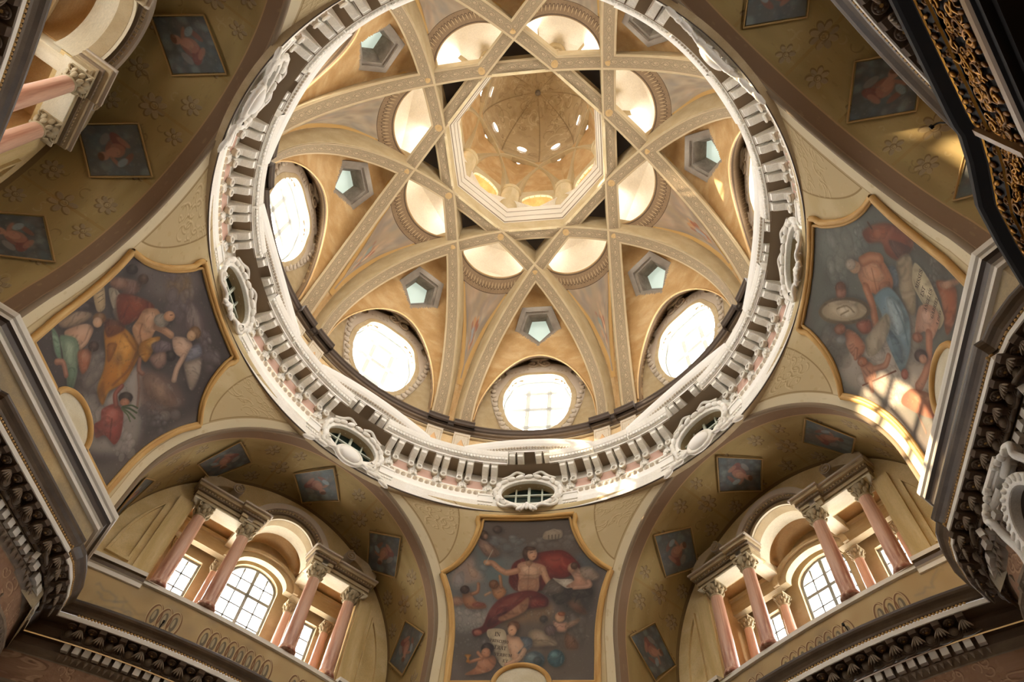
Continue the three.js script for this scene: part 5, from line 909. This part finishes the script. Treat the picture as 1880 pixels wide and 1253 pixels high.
const texB = frescoTexture((p, cl) => {
  p('#5f5750', 1, 30, 0, '153,114 845,136 916,372 72,356');
  p('#6d7070', 0.9, 30, 0, '57,408 467,323 513,587 90,724');
  p('#5e6f72', 0.8, 22, 0, '271,248 354,301 407,437 339,495 281,399');
  p('#8f8c88', 0.85, 26, 0, '81,612 298,588 376,652 223,720 104,698');
  p('#57534f', 0.9, 30, 0, '90,724 363,705 353,787 110,824');
  p('#5d554b', 0.9, 28, 0, '407,652 871,677 853,941 457,924');
  p('#3d3833', 0.9, 22, 0, '644,498 885,494 876,641 728,607');
  p('#54626a', 0.7, 22, 0, '753,344 834,357 901,438 806,417');
  p('#8a6a4a', 0.8, 18, 0, '345,665 559,581 666,585 639,654 470,671');
  cl('#a39d97', 0.5, 197, 637, 116, 38);
  cl('#8a8580', 0.5, 159, 696, 93, 25);
  cl('#7c7f80', 0.45, 196, 405, 106, 43);
  cl('#6d7274', 0.4, 417, 256, 110, 59);
  cl('#77706a', 0.4, 637, 256, 117, 42);
  cl('#6a6460', 0.45, 236, 774, 116, 28);
  cl('#7a6650', 0.45, 592, 640, 123, 26);
  cl('#5f574c', 0.45, 789, 724, 69, 80);
  cl('#4a443e', 0.5, 809, 574, 68, 44);
  p('#3a342d', 0.85, 6, 0, '733,504 784,495 875,518 873,555 784,560');
  p('#4d3d2e', 0.8, 6, 0, '747,557 808,568 860,634 806,624');
  p('#2f2a24', 0.8, 3, 11, '750,595 752,538 801,517');
  p('#2f2a24', 0.8, 3, 8, '787,585 811,537');
  p('#a58d7c', 0.7, 14, 0, '109,456 182,370 243,333 246,401 282,456 183,489 122,508');
  p('#b3947c', 0.6, 8, 0, '208,375 231,402 257,422 239,451 212,439');
  p('#8d8f92', 0.6, 10, 0, '132,447 179,421 168,491 114,508');
  p('#a8775c', 0.7, 6, 0, '168,568 154,585 121,593 88,589 76,575 91,559 124,550 156,554');
  p('#86695a', 0.9, 6, 0, '298,218 340,250 380,308 357,333 311,328 286,272');
  p('#a3836c', 0.6, 6, 0, '308,253 338,268 353,309 319,311');
  p('#45301f', 0.95, 3, 0, '342,196 333,220 318,231 305,223 303,200 313,175 328,163 340,172');
  p('#9a7660', 0.8, 3, 0, '339,206 334,219 326,225 320,220 319,207 324,194 331,188 338,193');
  p('#473830', 0.9, 4, 0, '409,152 401,174 385,184 372,176 368,154 377,131 392,121 405,130');
  p('#a3704f', 1, 4, 0, '166,511 202,528 229,565 283,582 278,601 182,603 157,563');
  p('#a3704f', 1, 3, 17, '209,534 244,519 252,481');
  p('#3d291e', 1, 2, 0, '199,512 190,527 171,534 153,529 147,515 157,500 176,492 193,497');
  p('#8a4638', 0.6, 5, 0, '283,582 271,591 244,595 217,593 206,586 217,577 244,572 271,575');
  p('#a8754e', 1, 4, 0, '324,485 376,487 402,520 363,558 330,535');
  p('#a8754e', 1, 3, 17, '376,494 372,438');
  p('#6d4528', 1, 3, 0, '362,480 354,497 334,504 316,498 309,482 318,465 337,458 355,464');
  p('#b58a68', 0.8, 3, 13, '315,522 284,537');
  p('#6f231a', 1, 4, 0, '430,408 452,363 501,336 568,310 681,303 755,359 792,415 727,453 655,458 629,498 578,516 466,514 421,473');
  p('#8a3022', 0.8, 8, 0, '576,327 675,315 741,358 764,412 697,440 622,399');
  p('#541812', 0.8, 8, 0, '437,423 466,378 465,493 443,493');
  p('#c99a7b', 1, 3, 0, '466,378 508,357 550,365 600,383 616,420 582,440 585,496 563,523 473,515 473,452');
  p('#dab292', 0.8, 7, 0, '480,386 536,380 572,396 567,440 509,431');
  p('#b08062', 0.7, 6, 0, '480,452 568,454 563,509 480,507');
  p('#9d7054', 0.6, 3, 4, '526,379 524,452 522,514');
  p('#9d7054', 0.6, 3, 4, '476,430 523,435 581,429');
  p('#c08d6c', 1, 2, 32, '466,408 408,419 366,395 340,369 309,367');
  p('#c59674', 1, 2, 0, '330,366 324,375 311,379 300,376 296,368 302,359 314,354 326,357');
  p('#cfc6b2', 0.9, 1, 4, '298,377 323,339 350,291');
  p('#c39371', 1, 2, 33, '597,401 618,449 639,481');
  p('#b98a6a', 1, 2, 32, '525,368 534,341');
  p('#4a2f20', 1, 3, 0, '539,313 533,342 516,354 500,341 493,311 500,281 515,268 531,282');
  p('#c79878', 1, 2, 0, '564,316 558,342 541,352 523,341 516,314 523,288 539,277 556,289');
  p('#5b3d2a', 0.8, 1, 4, '531,308 541,305');
  p('#8a5a44', 0.8, 1, 4, '543,333 554,332');
  p('#4a2f20', 0.9, 3, 0, '557,283 550,291 531,293 512,289 504,281 512,272 530,270 549,274');
  p('#651f1a', 1, 4, 0, '466,520 556,516 633,551 637,590 590,596 514,606 407,652 316,699 232,735 212,707 268,686 305,614 367,554');
  p('#86362b', 0.8, 8, 0, '481,527 571,529 512,554 405,586 344,626 375,574');
  p('#4a1512', 0.8, 8, 0, '306,653 406,613 376,652 300,692');
  p('#7d2f26', 0.8, 6, 0, '512,554 618,557 620,589 528,594');
  p('#b27e5d', 1, 4, 0, '474,580 528,548 518,606 438,645 376,660 359,647 410,622');
  p('#9a5a48', 0.9, 3, 0, '268,716 261,726 244,731 226,727 218,717 224,707 242,702 260,706');
  p('#5a5047', 1, 3, 0, '606,508 657,456 722,503 693,544 624,532');
  p('#cfc6b4', 1, 2, 0, '655,453 692,461 758,466 777,498 741,509 702,489');
  p('#bd9076', 1, 3, 0, '728,408 761,393 802,430 853,477 867,510 800,511 733,501 772,468');
  p('#b88a6c', 1, 3, 0, '770,409 767,425 753,431 736,422 728,404 731,387 745,381 761,391');
  p('#4f3626', 1, 3, 0, '778,399 775,412 763,416 749,409 742,395 745,382 757,378 771,385');
  p('#a18d7c', 0.9, 5, 0, '792,415 847,412 903,464 875,480 822,463');
  p('#bd9076', 1, 2, 21, '850,483 862,507 778,508');
  p('#6f4a34', 0.8, 10, 0, '740,563 811,593 869,640 790,617');
  p('#34302b', 0.8, 10, 0, '662,539 736,531 770,565 696,586');
  p('#b3a48c', 0.7, 2, 0, '590,225 595,170 658,168 668,225');
  p('#6d6154', 0.8, 1, 5, '610,200 612,227');
  p('#6d6154', 0.8, 1, 5, '625,201 628,229');
  p('#6d6154', 0.8, 1, 5, '640,201 643,229');
  p('#6d6154', 0.8, 1, 5, '655,201 657,227');
  p('#d0c4ac', 0.8, 1, 5, '599,185 627,159 660,187');
  p('#c9bb9d', 1, 2, 0, '304,700 394,704 424,780 469,870 454,889 402,893 357,830 328,759 298,729');
  p('#b0a080', 0.7, 5, 0, '309,719 337,780 384,868 357,830 320,759');
  p('#99866c', 1, 5, 0, '535,722 580,702 651,727 702,774 645,780 561,779');
  p('#7d6a52', 0.7, 2, 4, '552,759 636,754 691,774');
  p('#c7a082', 1, 3, 0, '411,731 473,735 521,759 517,801 496,849 450,845');
  p('#545f6a', 1, 4, 0, '489,738 551,744 559,780 524,805 479,816 514,776');
  p('#c49b7c', 1, 2, 28, '516,801 485,849 423,882');
  p('#6b452a', 1, 3, 0, '485,686 475,705 450,712 425,705 413,686 423,667 448,659 473,667');
  p('#cb9d7b', 1, 2, 0, '467,704 460,723 442,731 423,723 414,704 421,686 439,678 458,686');
  p('#7a5038', 0.7, 1, 4, '433,704 442,702');
  p('#ae7757', 1, 3, 0, '273,830 342,826 363,868 337,917 266,939 199,940 252,898');
  p('#2d201c', 1, 3, 0, '344,790 335,809 310,816 283,809 270,791 279,773 305,765 332,773');
  p('#b27c5c', 1, 2, 0, '326,812 321,829 303,837 284,830 274,812 280,795 298,788 317,795');
  p('#ae7757', 1, 2, 20, '283,845 246,856 217,868');
  p('#ae7757', 1, 2, 18, '282,838 255,812');
  p('#a96f2a', 1, 2, 0, '183,824 218,823 210,845 217,868 196,868 198,845');
  p('#c79b78', 1, 3, 0, '740,649 733,665 713,672 693,664 684,646 691,629 710,623 730,631');
  p('#8a4d2c', 0.9, 4, 0, '742,633 737,640 722,642 706,638 699,631 705,624 720,622 736,625');
  p('#bf927a', 1, 4, 0, '675,665 710,676 752,675 750,713 696,711');
  p('#9d7a60', 0.9, 6, 0, '749,681 824,659 810,680 750,703');
  p('#5d4d4a', 0.9, 5, 0, '697,708 687,727 662,734 637,725 626,706 635,688 660,681 685,689');
  p('#35302c', 0.9, 6, 0, '643,655 637,666 621,671 604,665 597,653 603,642 619,637 636,642');
  p('#3b5562', 1, 4, 0, '633,854 618,890 578,905 537,889 518,853 533,818 573,805 615,819');
  p('#64818e', 0.8, 6, 0, '591,839 583,854 563,861 543,854 533,838 541,822 561,816 582,823');
  p('#222f36', 0.8, 6, 0, '619,861 613,881 596,889 579,881 571,861 577,842 594,834 611,842');
  p('#385860', 1, 4, 0, '743,847 729,883 697,898 664,882 649,847 662,812 695,799 729,813');
  p('#5f8890', 0.8, 6, 0, '709,825 702,837 685,842 668,837 660,824 667,812 684,807 701,813');
  p('#8aa0a4', 0.8, 2, 4, '726,840 724,877');
  p('#744a30', 0.7, 10, 0, '751,723 813,765 813,799 752,790');
}, (g) => { line(g, 'IN', 357, 724, 0.1, 28); line(g, 'PRINCIPIO', 370, 756, 0.1, 20); line(g, 'ERAT', 379, 788, 0.1, 25); line(g, 'VERBUM', 398, 824, 0.1, 23); line(g, 'ET', 414, 860, 0.1, 24); });
const texL = frescoTexture((p, cl) => {
  p('#463f3f', 1, 30, 0, '74,977 49,474 336,71 673,92 905,461 780,986 288,1036');
  p('#6a6160', 0.8, 30, 0, '127,434 338,121 417,208 297,400');
  p('#8a6a3c', 0.6, 22, 0, '273,301 336,181 389,220 343,303');
  p('#8b8580', 0.95, 26, 0, '447,881 599,743 560,580 815,673 863,784 672,992 549,982');
  p('#a6a09c', 0.7, 16, 0, '536,691 544,573 701,621 683,695');
  p('#775f55', 0.8, 22, 0, '572,565 702,461 829,462 793,602 689,636');
  p('#52474a', 0.8, 20, 0, '385,320 451,156 612,198 536,317');
  p('#7b746f', 0.7, 18, 0, '282,756 365,699 485,754 446,829');
  cl('#9a9590', 0.5, 609, 782, 134, 91);
  cl('#aaa5a0', 0.45, 780, 788, 115, 51);
  cl('#8c8078', 0.45, 766, 531, 107, 55);
  cl('#6d6266', 0.45, 346, 280, 135, 67);
  cl('#76655a', 0.4, 334, 222, 90, 42);
  cl('#7d736e', 0.4, 400, 758, 60, 73);
  cl('#5a5052', 0.5, 633, 248, 91, 72);
  cl('#6f6a66', 0.4, 589, 932, 73, 71);
  cl('#585050', 0.5, 835, 621, 107, 46);
  p('#8a6c5c', 0.7, 7, 0, '604,578 620,525 730,484 816,485 787,550 694,587');
  p('#a17f6a', 0.55, 7, 0, '655,551 716,508 781,508 737,557');
  p('#7d5a4c', 0.8, 3, 11, '573,590 642,613 717,656');
  p('#7d5f54', 0.9, 6, 0, '98,562 147,495 216,437 231,481 157,552');
  p('#8d6a58', 0.8, 5, 0, '174,493 181,508 167,537 140,561 116,567 109,553 123,525 150,500');
  p('#2c2420', 1, 3, 0, '150,435 158,447 150,466 131,483 111,487 103,477 111,457 130,440');
  p('#4a362b', 1, 3, 0, '219,399 228,410 222,429 205,444 186,447 177,436 183,418 201,402');
  p('#3a3234', 0.9, 8, 0, '45,809 123,672 192,669 105,787');
  p('#b39d78', 1, 2, 0, '92,643 98,596 193,619 185,656');
  p('#7d6c52', 0.7, 1, 4, '116,634 119,605');
  p('#7d6c52', 0.7, 1, 4, '135,636 137,609');
  p('#7d6c52', 0.7, 1, 4, '154,640 154,612');
  p('#9f9380', 1, 2, 0, '134,580 168,546 257,540 230,587');
  p('#857a6c', 0.8, 4, 0, '227,590 261,538 299,568 282,590');
  p('#733420', 1, 5, 0, '186,546 272,454 345,411 342,497 324,567 263,579');
  p('#8a4428', 0.7, 8, 0, '227,517 299,453 309,505');
  p('#99836e', 0.95, 5, 0, '121,821 128,738 182,682 186,743 154,811');
  p('#bd977d', 1, 3, 0, '170,803 201,720 247,698 284,752 255,786 190,819');
  p('#bd977d', 1, 2, 24, '244,714 273,747 277,775');
  p('#75522f', 1, 3, 0, '241,631 251,644 243,665 222,681 200,683 191,669 198,649 219,633');
  p('#c39c7c', 1, 2, 0, '246,652 256,663 252,679 235,690 216,690 206,678 210,663 227,652');
  p('#79947c', 1, 4, 0, '174,844 227,783 294,792 373,847 422,936 334,902 241,869');
  p('#94ad95', 0.7, 6, 0, '207,834 239,800 313,834 299,869');
  p('#5d7762', 0.7, 6, 0, '319,881 347,841 402,915');
  p('#789780', 1, 4, 0, '121,869 174,856 264,892 218,906');
  p('#a8735a', 1, 2, 28, '256,920 280,890 334,902');
  p('#9a6146', 1, 4, 0, '286,790 323,741 382,780 386,818 328,812');
  p('#42302a', 1, 3, 0, '332,702 342,715 336,733 318,746 299,746 289,733 295,715 312,702');
  p('#b4741d', 1, 4, 0, '280,649 328,578 415,542 475,521 521,584 565,662 551,740 580,791 502,784 446,725 392,690');
  p('#cf9236', 0.75, 8, 0, '353,587 425,556 490,591 443,651');
  p('#7d4a12', 0.75, 8, 0, '352,664 382,626 425,674 421,692');
  p('#7d4a12', 0.6, 4, 11, '476,556 526,625 538,714');
  p('#8c5518', 0.6, 4, 9, '359,579 462,560');
  p('#5a2d1a', 0.8, 8, 0, '246,637 301,578 343,574 322,652');
  p('#b98b68', 1, 3, 0, '368,540 342,497 324,456 361,399 414,398 447,453 490,510 455,536');
  p('#cfa482', 0.7, 6, 0, '343,467 368,414 413,431 409,481');
  p('#8a5f45', 0.7, 3, 7, '376,489 406,514 468,523');
  p('#ad7524', 1, 3, 0, '449,516 479,431 521,489 544,538 481,548');
  p('#c99240', 0.7, 5, 0, '464,502 479,447 503,487');
  p('#bb8d6a', 1, 2, 32, '427,431 456,406 501,376');
  p('#8f877c', 1, 3, 0, '436,357 449,376 443,406 420,428 394,431 382,414 389,385 412,361');
  p('#b98a68', 1, 2, 0, '435,324 445,339 441,361 425,378 406,380 396,366 400,344 416,326');
  p('#6a5040', 0.7, 1, 5, '419,346 424,335');
  p('#6b5d64', 0.9, 5, 0, '487,481 497,433 541,388 561,408 532,478');
  p('#9b8d80', 1, 5, 0, '636,358 650,276 723,320 780,394 698,384');
  p('#756764', 0.9, 8, 0, '420,222 499,181 571,219 507,279');
  p('#c0a18b', 1, 3, 0, '516,371 552,302 591,292 627,349 583,390');
  p('#bd9c86', 1, 2, 26, '614,353 655,413 699,450');
  p('#7a5a3a', 1, 3, 0, '555,216 570,236 569,264 553,284 531,284 517,265 519,237 534,217');
  p('#b9946f', 1, 2, 0, '557,250 569,266 569,287 556,300 539,300 527,285 527,265 540,250');
  p('#7a7c8c', 0.9, 5, 0, '597,301 598,247 645,268 641,358');
  p('#2b2421', 1, 3, 0, '598,392 610,407 607,428 591,443 571,444 559,429 563,408 579,393');
  p('#8d6f62', 0.9, 5, 0, '537,511 553,436 604,453 606,499');
  p('#8a5f4c', 1, 3, 21, '515,557 560,580 588,571');
  p('#8c4036', 1, 3, 0, '598,801 628,735 692,724 771,775 782,824 707,849 677,903 624,877 632,830');
  p('#a85a4a', 0.75, 6, 0, '616,786 658,738 704,761 668,814');
  p('#6e2e28', 0.7, 3, 8, '675,781 741,829');
  p('#8c4a3a', 1, 2, 24, '636,738 586,720 575,680');
  p('#33251f', 1, 3, 0, '660,655 670,671 660,695 635,712 611,713 602,697 612,673 636,656');
  p('#a36d52', 1, 2, 0, '668,677 676,688 669,705 652,716 635,717 628,705 634,689 651,677');
  p('#4f5f3c', 1, 1, 8, '664,718 694,690 739,669');
  p('#5c6c46', 1, 1, 8, '668,720 706,701 757,687');
  p('#4f5f3c', 1, 1, 7, '663,713 688,676 722,656');
  p('#66764e', 1, 1, 6, '671,722 715,710 753,712');
  p('#55423a', 0.8, 10, 0, '452,927 460,863 522,888 537,973');
}, () => {});
const texR = frescoTexture((p, cl) => {
  p('#5d6059', 1, 30, 0, '687,92 946,461 922,944 321,987 100,439 357,131');
  p('#4c4a44', 0.8, 26, 0, '935,511 933,706 909,934 847,699');
  p('#787e78', 0.7, 26, 0, '683,138 833,375 710,396 583,164');
  p('#a89f94', 0.95, 30, 0, '252,382 471,670 457,832 312,887 120,492');
  p('#cfc4b4', 0.8, 22, 0, '198,613 368,751 331,804 193,731 160,648');
  p('#8b8378', 0.8, 22, 0, '533,566 618,727 453,777 362,678');
  cl('#b5aca0', 0.5, 270, 569, 160, 79);
  cl('#c8beb0', 0.45, 235, 693, 116, 51);
  cl('#7d817a', 0.4, 630, 265, 133, 73);
  cl('#6a6e6a', 0.4, 748, 394, 89, 45);
  cl('#8d877e', 0.4, 499, 711, 91, 72);
  cl('#6d675e', 0.45, 261, 311, 75, 96);
  cl('#57544c', 0.5, 857, 787, 88, 44);
  p('#7a3f27', 1, 6, 0, '793,394 850,444 903,518 932,613 889,645 791,587 779,521 809,491 770,424');
  p('#93522f', 0.7, 8, 0, '835,444 888,518 836,509 797,444');
  p('#5a3a28', 1, 2, 10, '847,421 836,439');
  p('#4a3026', 0.8, 8, 0, '839,527 874,636 795,586');
  p('#97886e', 1, 5, 0, '776,576 836,640 636,701 605,660 678,602');
  p('#64717a', 1, 5, 0, '693,499 747,562 699,594 634,558 651,514');
  p('#b37855', 1, 3, 0, '669,383 745,475 696,561 625,561 587,514 574,433 609,384');
  p('#cb9570', 0.75, 7, 0, '662,410 708,468 672,522 620,457');
  p('#96603f', 0.6, 7, 0, '638,506 673,552 620,550 593,503');
  p('#8f5b3f', 0.6, 3, 6, '675,451 596,492');
  p('#b0744f', 1, 2, 40, '676,398 717,442 741,490');
  p('#b0724e', 1, 2, 40, '582,433 534,473 478,502 408,533');
  p('#b78e6c', 1, 2, 0, '649,392 627,385 609,364 607,340 621,328 643,336 660,358 663,381');
  p('#a39a8c', 0.9, 3, 0, '647,364 627,358 612,339 610,318 622,307 641,314 657,334 659,354');
  p('#7893a2', 1, 4, 0, '564,485 648,555 595,664 478,707 393,707 329,688 414,584 513,533');
  p('#9db4be', 0.8, 7, 0, '591,544 600,617 518,658 471,613');
  p('#566f7e', 0.8, 7, 0, '469,581 442,655 369,687 390,635');
  p('#566f7e', 0.6, 4, 8, '598,585 534,654 469,695');
  p('#a6604a', 1, 2, 0, '347,729 327,729 311,718 308,703 320,693 339,693 355,704 358,719');
  p('#7a684a', 1, 4, 0, '497,474 438,445 383,352 371,239 399,177 445,216 493,324 518,428');
  p('#b5a586', 1, 3, 0, '489,455 442,428 397,346 384,249 404,197 441,231 481,324 503,414');
  p('#d0c2a6', 0.8, 5, 0, '466,405 440,393 417,354 411,309 424,286 448,299 470,341 478,384');
  p('#8f7d5e', 0.8, 2, 7, '434,290 463,343 452,391');
  p('#8f7d5e', 0.8, 2, 7, '417,319 447,358');
  p('#6d4534', 1, 3, 0, '533,323 514,317 500,296 499,272 512,259 530,265 545,287 546,311');
  p('#8a5c48', 0.9, 4, 0, '509,270 527,323 494,324 479,279');
  p('#8a4a34', 0.9, 6, 0, '408,413 456,477 412,498 380,453');
  p('#a69a82', 0.9, 5, 0, '371,482 527,557 472,586 339,555 299,507');
  p('#a66f53', 1, 4, 0, '363,363 367,423 329,483 258,461 295,390');
  p('#8a5a40', 1, 3, 0, '367,362 348,358 334,338 335,313 348,298 366,303 379,324 379,349');
  p('#85868a', 0.7, 5, 0, '323,377 307,373 296,356 296,335 307,322 321,326 332,344 333,365');
  p('#a66f53', 1, 2, 19, '301,442 258,450');
  p('#b17b5f', 1, 3, 0, '257,472 271,537 224,575 167,538 205,505');
  p('#9a6448', 1, 2, 0, '269,512 250,510 235,495 234,476 246,464 265,466 279,481 281,500');
  p('#b17b5f', 1, 2, 25, '258,557 302,604 355,611');
  p('#85533e', 1, 1, 7, '152,522 220,585 313,663');
  p('#b17b5f', 1, 2, 21, '190,551 152,574');
  p('#975736', 1, 6, 0, '823,784 860,911 753,946 667,911 755,837');
  p('#b98c70', 0.9, 5, 0, '822,797 897,908 890,926 820,837');
  p('#c5ba9a', 1, 2, 0, '827,663 810,734 746,822 710,872 647,842 675,762 713,692 749,661');
  p('#aba084', 0.7, 6, 0, '761,666 706,729 653,822 675,762 717,691');
  p('#c29279', 1, 3, 0, '658,714 712,779 690,841 588,818 585,765 538,722');
  p('#d8b09a', 0.7, 6, 0, '655,730 689,783 645,797 617,753');
  p('#8a5a44', 1, 3, 0, '553,764 534,760 514,742 507,720 516,709 535,712 554,730 561,751');
  p('#b4775b', 1, 2, 44, '591,794 487,824 410,820 337,799');
  p('#43302b', 1, 3, 0, '499,809 473,804 448,781 437,754 448,738 474,743 499,765 509,792');
  p('#b9876c', 1, 2, 0, '486,810 469,808 452,794 446,776 454,766 471,768 488,782 494,799');
  p('#a5644c', 1, 2, 40, '549,875 460,910 357,975');
  p('#6b4638', 0.9, 6, 0, '524,838 569,916 489,950 450,898');
  p('#96522f', 1, 3, 0, '299,763 380,913 318,974 198,740');
  p('#b07048', 0.7, 6, 0, '298,774 364,899 319,884 258,774');
  p('#7a5a4a', 1, 2, 15, '233,839 211,926');
}, (g) => { line(g, 'MISSUS', 775, 694, 0.12, 24); line(g, 'EST', 738, 722, 0.12, 24); line(g, 'ANGELUS', 722, 756, 0.12, 22); line(g, 'GABRIEL', 714, 796, 0.12, 22); line(g, 'A DEO', 690, 832, 0.12, 22); });
{
  const half = spline([[0.035, 0.762], [0.15, 0.775], [0.27, 0.792], [0.38, 0.815], [0.455, 0.845]], 30), arcHalf = spline([[0.455, 0.845], [0.49, 0.7], [0.535, 0.575], [0.59, 0.472], [0.66, 0.385], [0.735, 0.322]], 40);
  const hw = (v) => { const t = v <= 0.455 ? half : arcHalf; for (let i = 0; i < t.length - 1; i++) if (v <= t[i + 1][0]) return lerp(t[i][1], t[i + 1][1], clamp((v - t[i][0]) / (t[i + 1][0] - t[i][0] + 1e-9))); return t[t.length - 1][1]; };
  const vs = []; for (let i = 0; i <= 24; i++) vs.push(lerp(0.035, 0.455, i / 24)); for (let i = 1; i <= 20; i++) vs.push(lerp(0.455, 0.735, i / 20));
  const row = (q) => { const x = q * (vs.length - 1), i = Math.min(vs.length - 2, Math.floor(x)); return lerp(vs[i], vs[i + 1], x - i); };
  const canvasG = () => grid(28, vs.length - 1, (u, v) => { const y = row(v); return pend((u * 2 - 1) * hw(y), y, 0.02); }, (u, v) => { const y = row(v); return [((u * 2 - 1) * hw(y) + 1) / 2, y / 0.8]; });
  const border = (grow, lift) => { const r = [], l = []; for (const v of vs) r.push(pend(hw(v) + grow, clamp(v + (v > 0.7 ? grow * 0.7 : v < 0.04 ? -grow * 0.6 : 0), 0.005, 1), lift)); for (const v of vs.slice().reverse()) l.push(pend(-hw(v) - grow, clamp(v + (v > 0.7 ? grow * 0.7 : v < 0.04 ? -grow * 0.6 : 0), 0.005, 1), lift)); return { r, l, top: [pend(-0.16, 0.74 + grow * 0.7, lift), pend(0, 0.74 + grow * 0.7, lift), pend(0.16, 0.74 + grow * 0.7, lift)], bot: [pend(-0.5, 0.035 - grow * 0.5, lift), pend(-0.33, 0.035 - grow * 0.5, lift)], bot2: [pend(0.33, 0.035 - grow * 0.5, lift), pend(0.5, 0.035 - grow * 0.5, lift)] }; };
  const dense = (list, m = 6) => { const o = []; for (let i = 0; i < list.length - 1; i++) for (let k = 0; k < m; k++) o.push([0, 1, 2].map((c) => lerp(list[i][c], list[i + 1][c], k / m))); o.push(list[list.length - 1]); return o; };
  const runTube = (pts, r) => tube(dense(pts, 2), r, pts.length * 3, 7);
  const frame = (grow, r) => { const b = border(grow, 0.03), iR = 24; const a = b.r, l = b.l, j = l.length - 1 - iR; return merged([runTube(a.slice(0, iR + 1), r), runTube(a.slice(iR), r), runTube([a[a.length - 1], ...b.top.slice().reverse(), l[0]], r), runTube(l.slice(0, j + 1), r), runTube(l.slice(j), r), runTube([l[l.length - 1], ...b.bot], r), runTube([...b.bot2, a[0]], r)]); };
  const discPt = (t, q, lift) => pend(0.3 * q * cos(t), 0.02 + 0.085 * q * sin(t), lift);
  const disc = () => grid(24, 4, (u, v) => discPt(u * PI, v, 0.045));
  const info = [[0, texB, 'fresco of a bare-chested man in a red cloak above a lettered scroll'], [-90, texL, 'fresco of an old man in orange drapery among angels and a red cherub'], [90, texR, 'fresco of a man in a blue robe with bull, shield and lettered scroll']];
  for (const [k, t, label] of info) {
    const b = pend(0, 0.04), o = stand('pendentive_fresco', b, k, label, 'fresco', 'frescoes on the pendentives');
    put('painting', canvasG(), std({ map: t, color: 0xf2eae2, roughness: 0.7 }), o, b);
    put('outer_frame', frame(0.035, 0.055), M.goldFrame, o, b); put('inner_frame', frame(0.008, 0.028), M.gilt, o, b);
    const d = put('medallion', disc(), M.cream, o, b);
    put('medallion_rim', tube(Array.from({ length: 25 }, (_, i) => discPt(i / 24 * PI, 1, 0.05)), 0.05, 40, 7), M.goldFrame, d, [0, 0, 0]).geometry.translate(-b[0], -b[1], -b[2]);
  }
}
renderer.render(scene, camera);
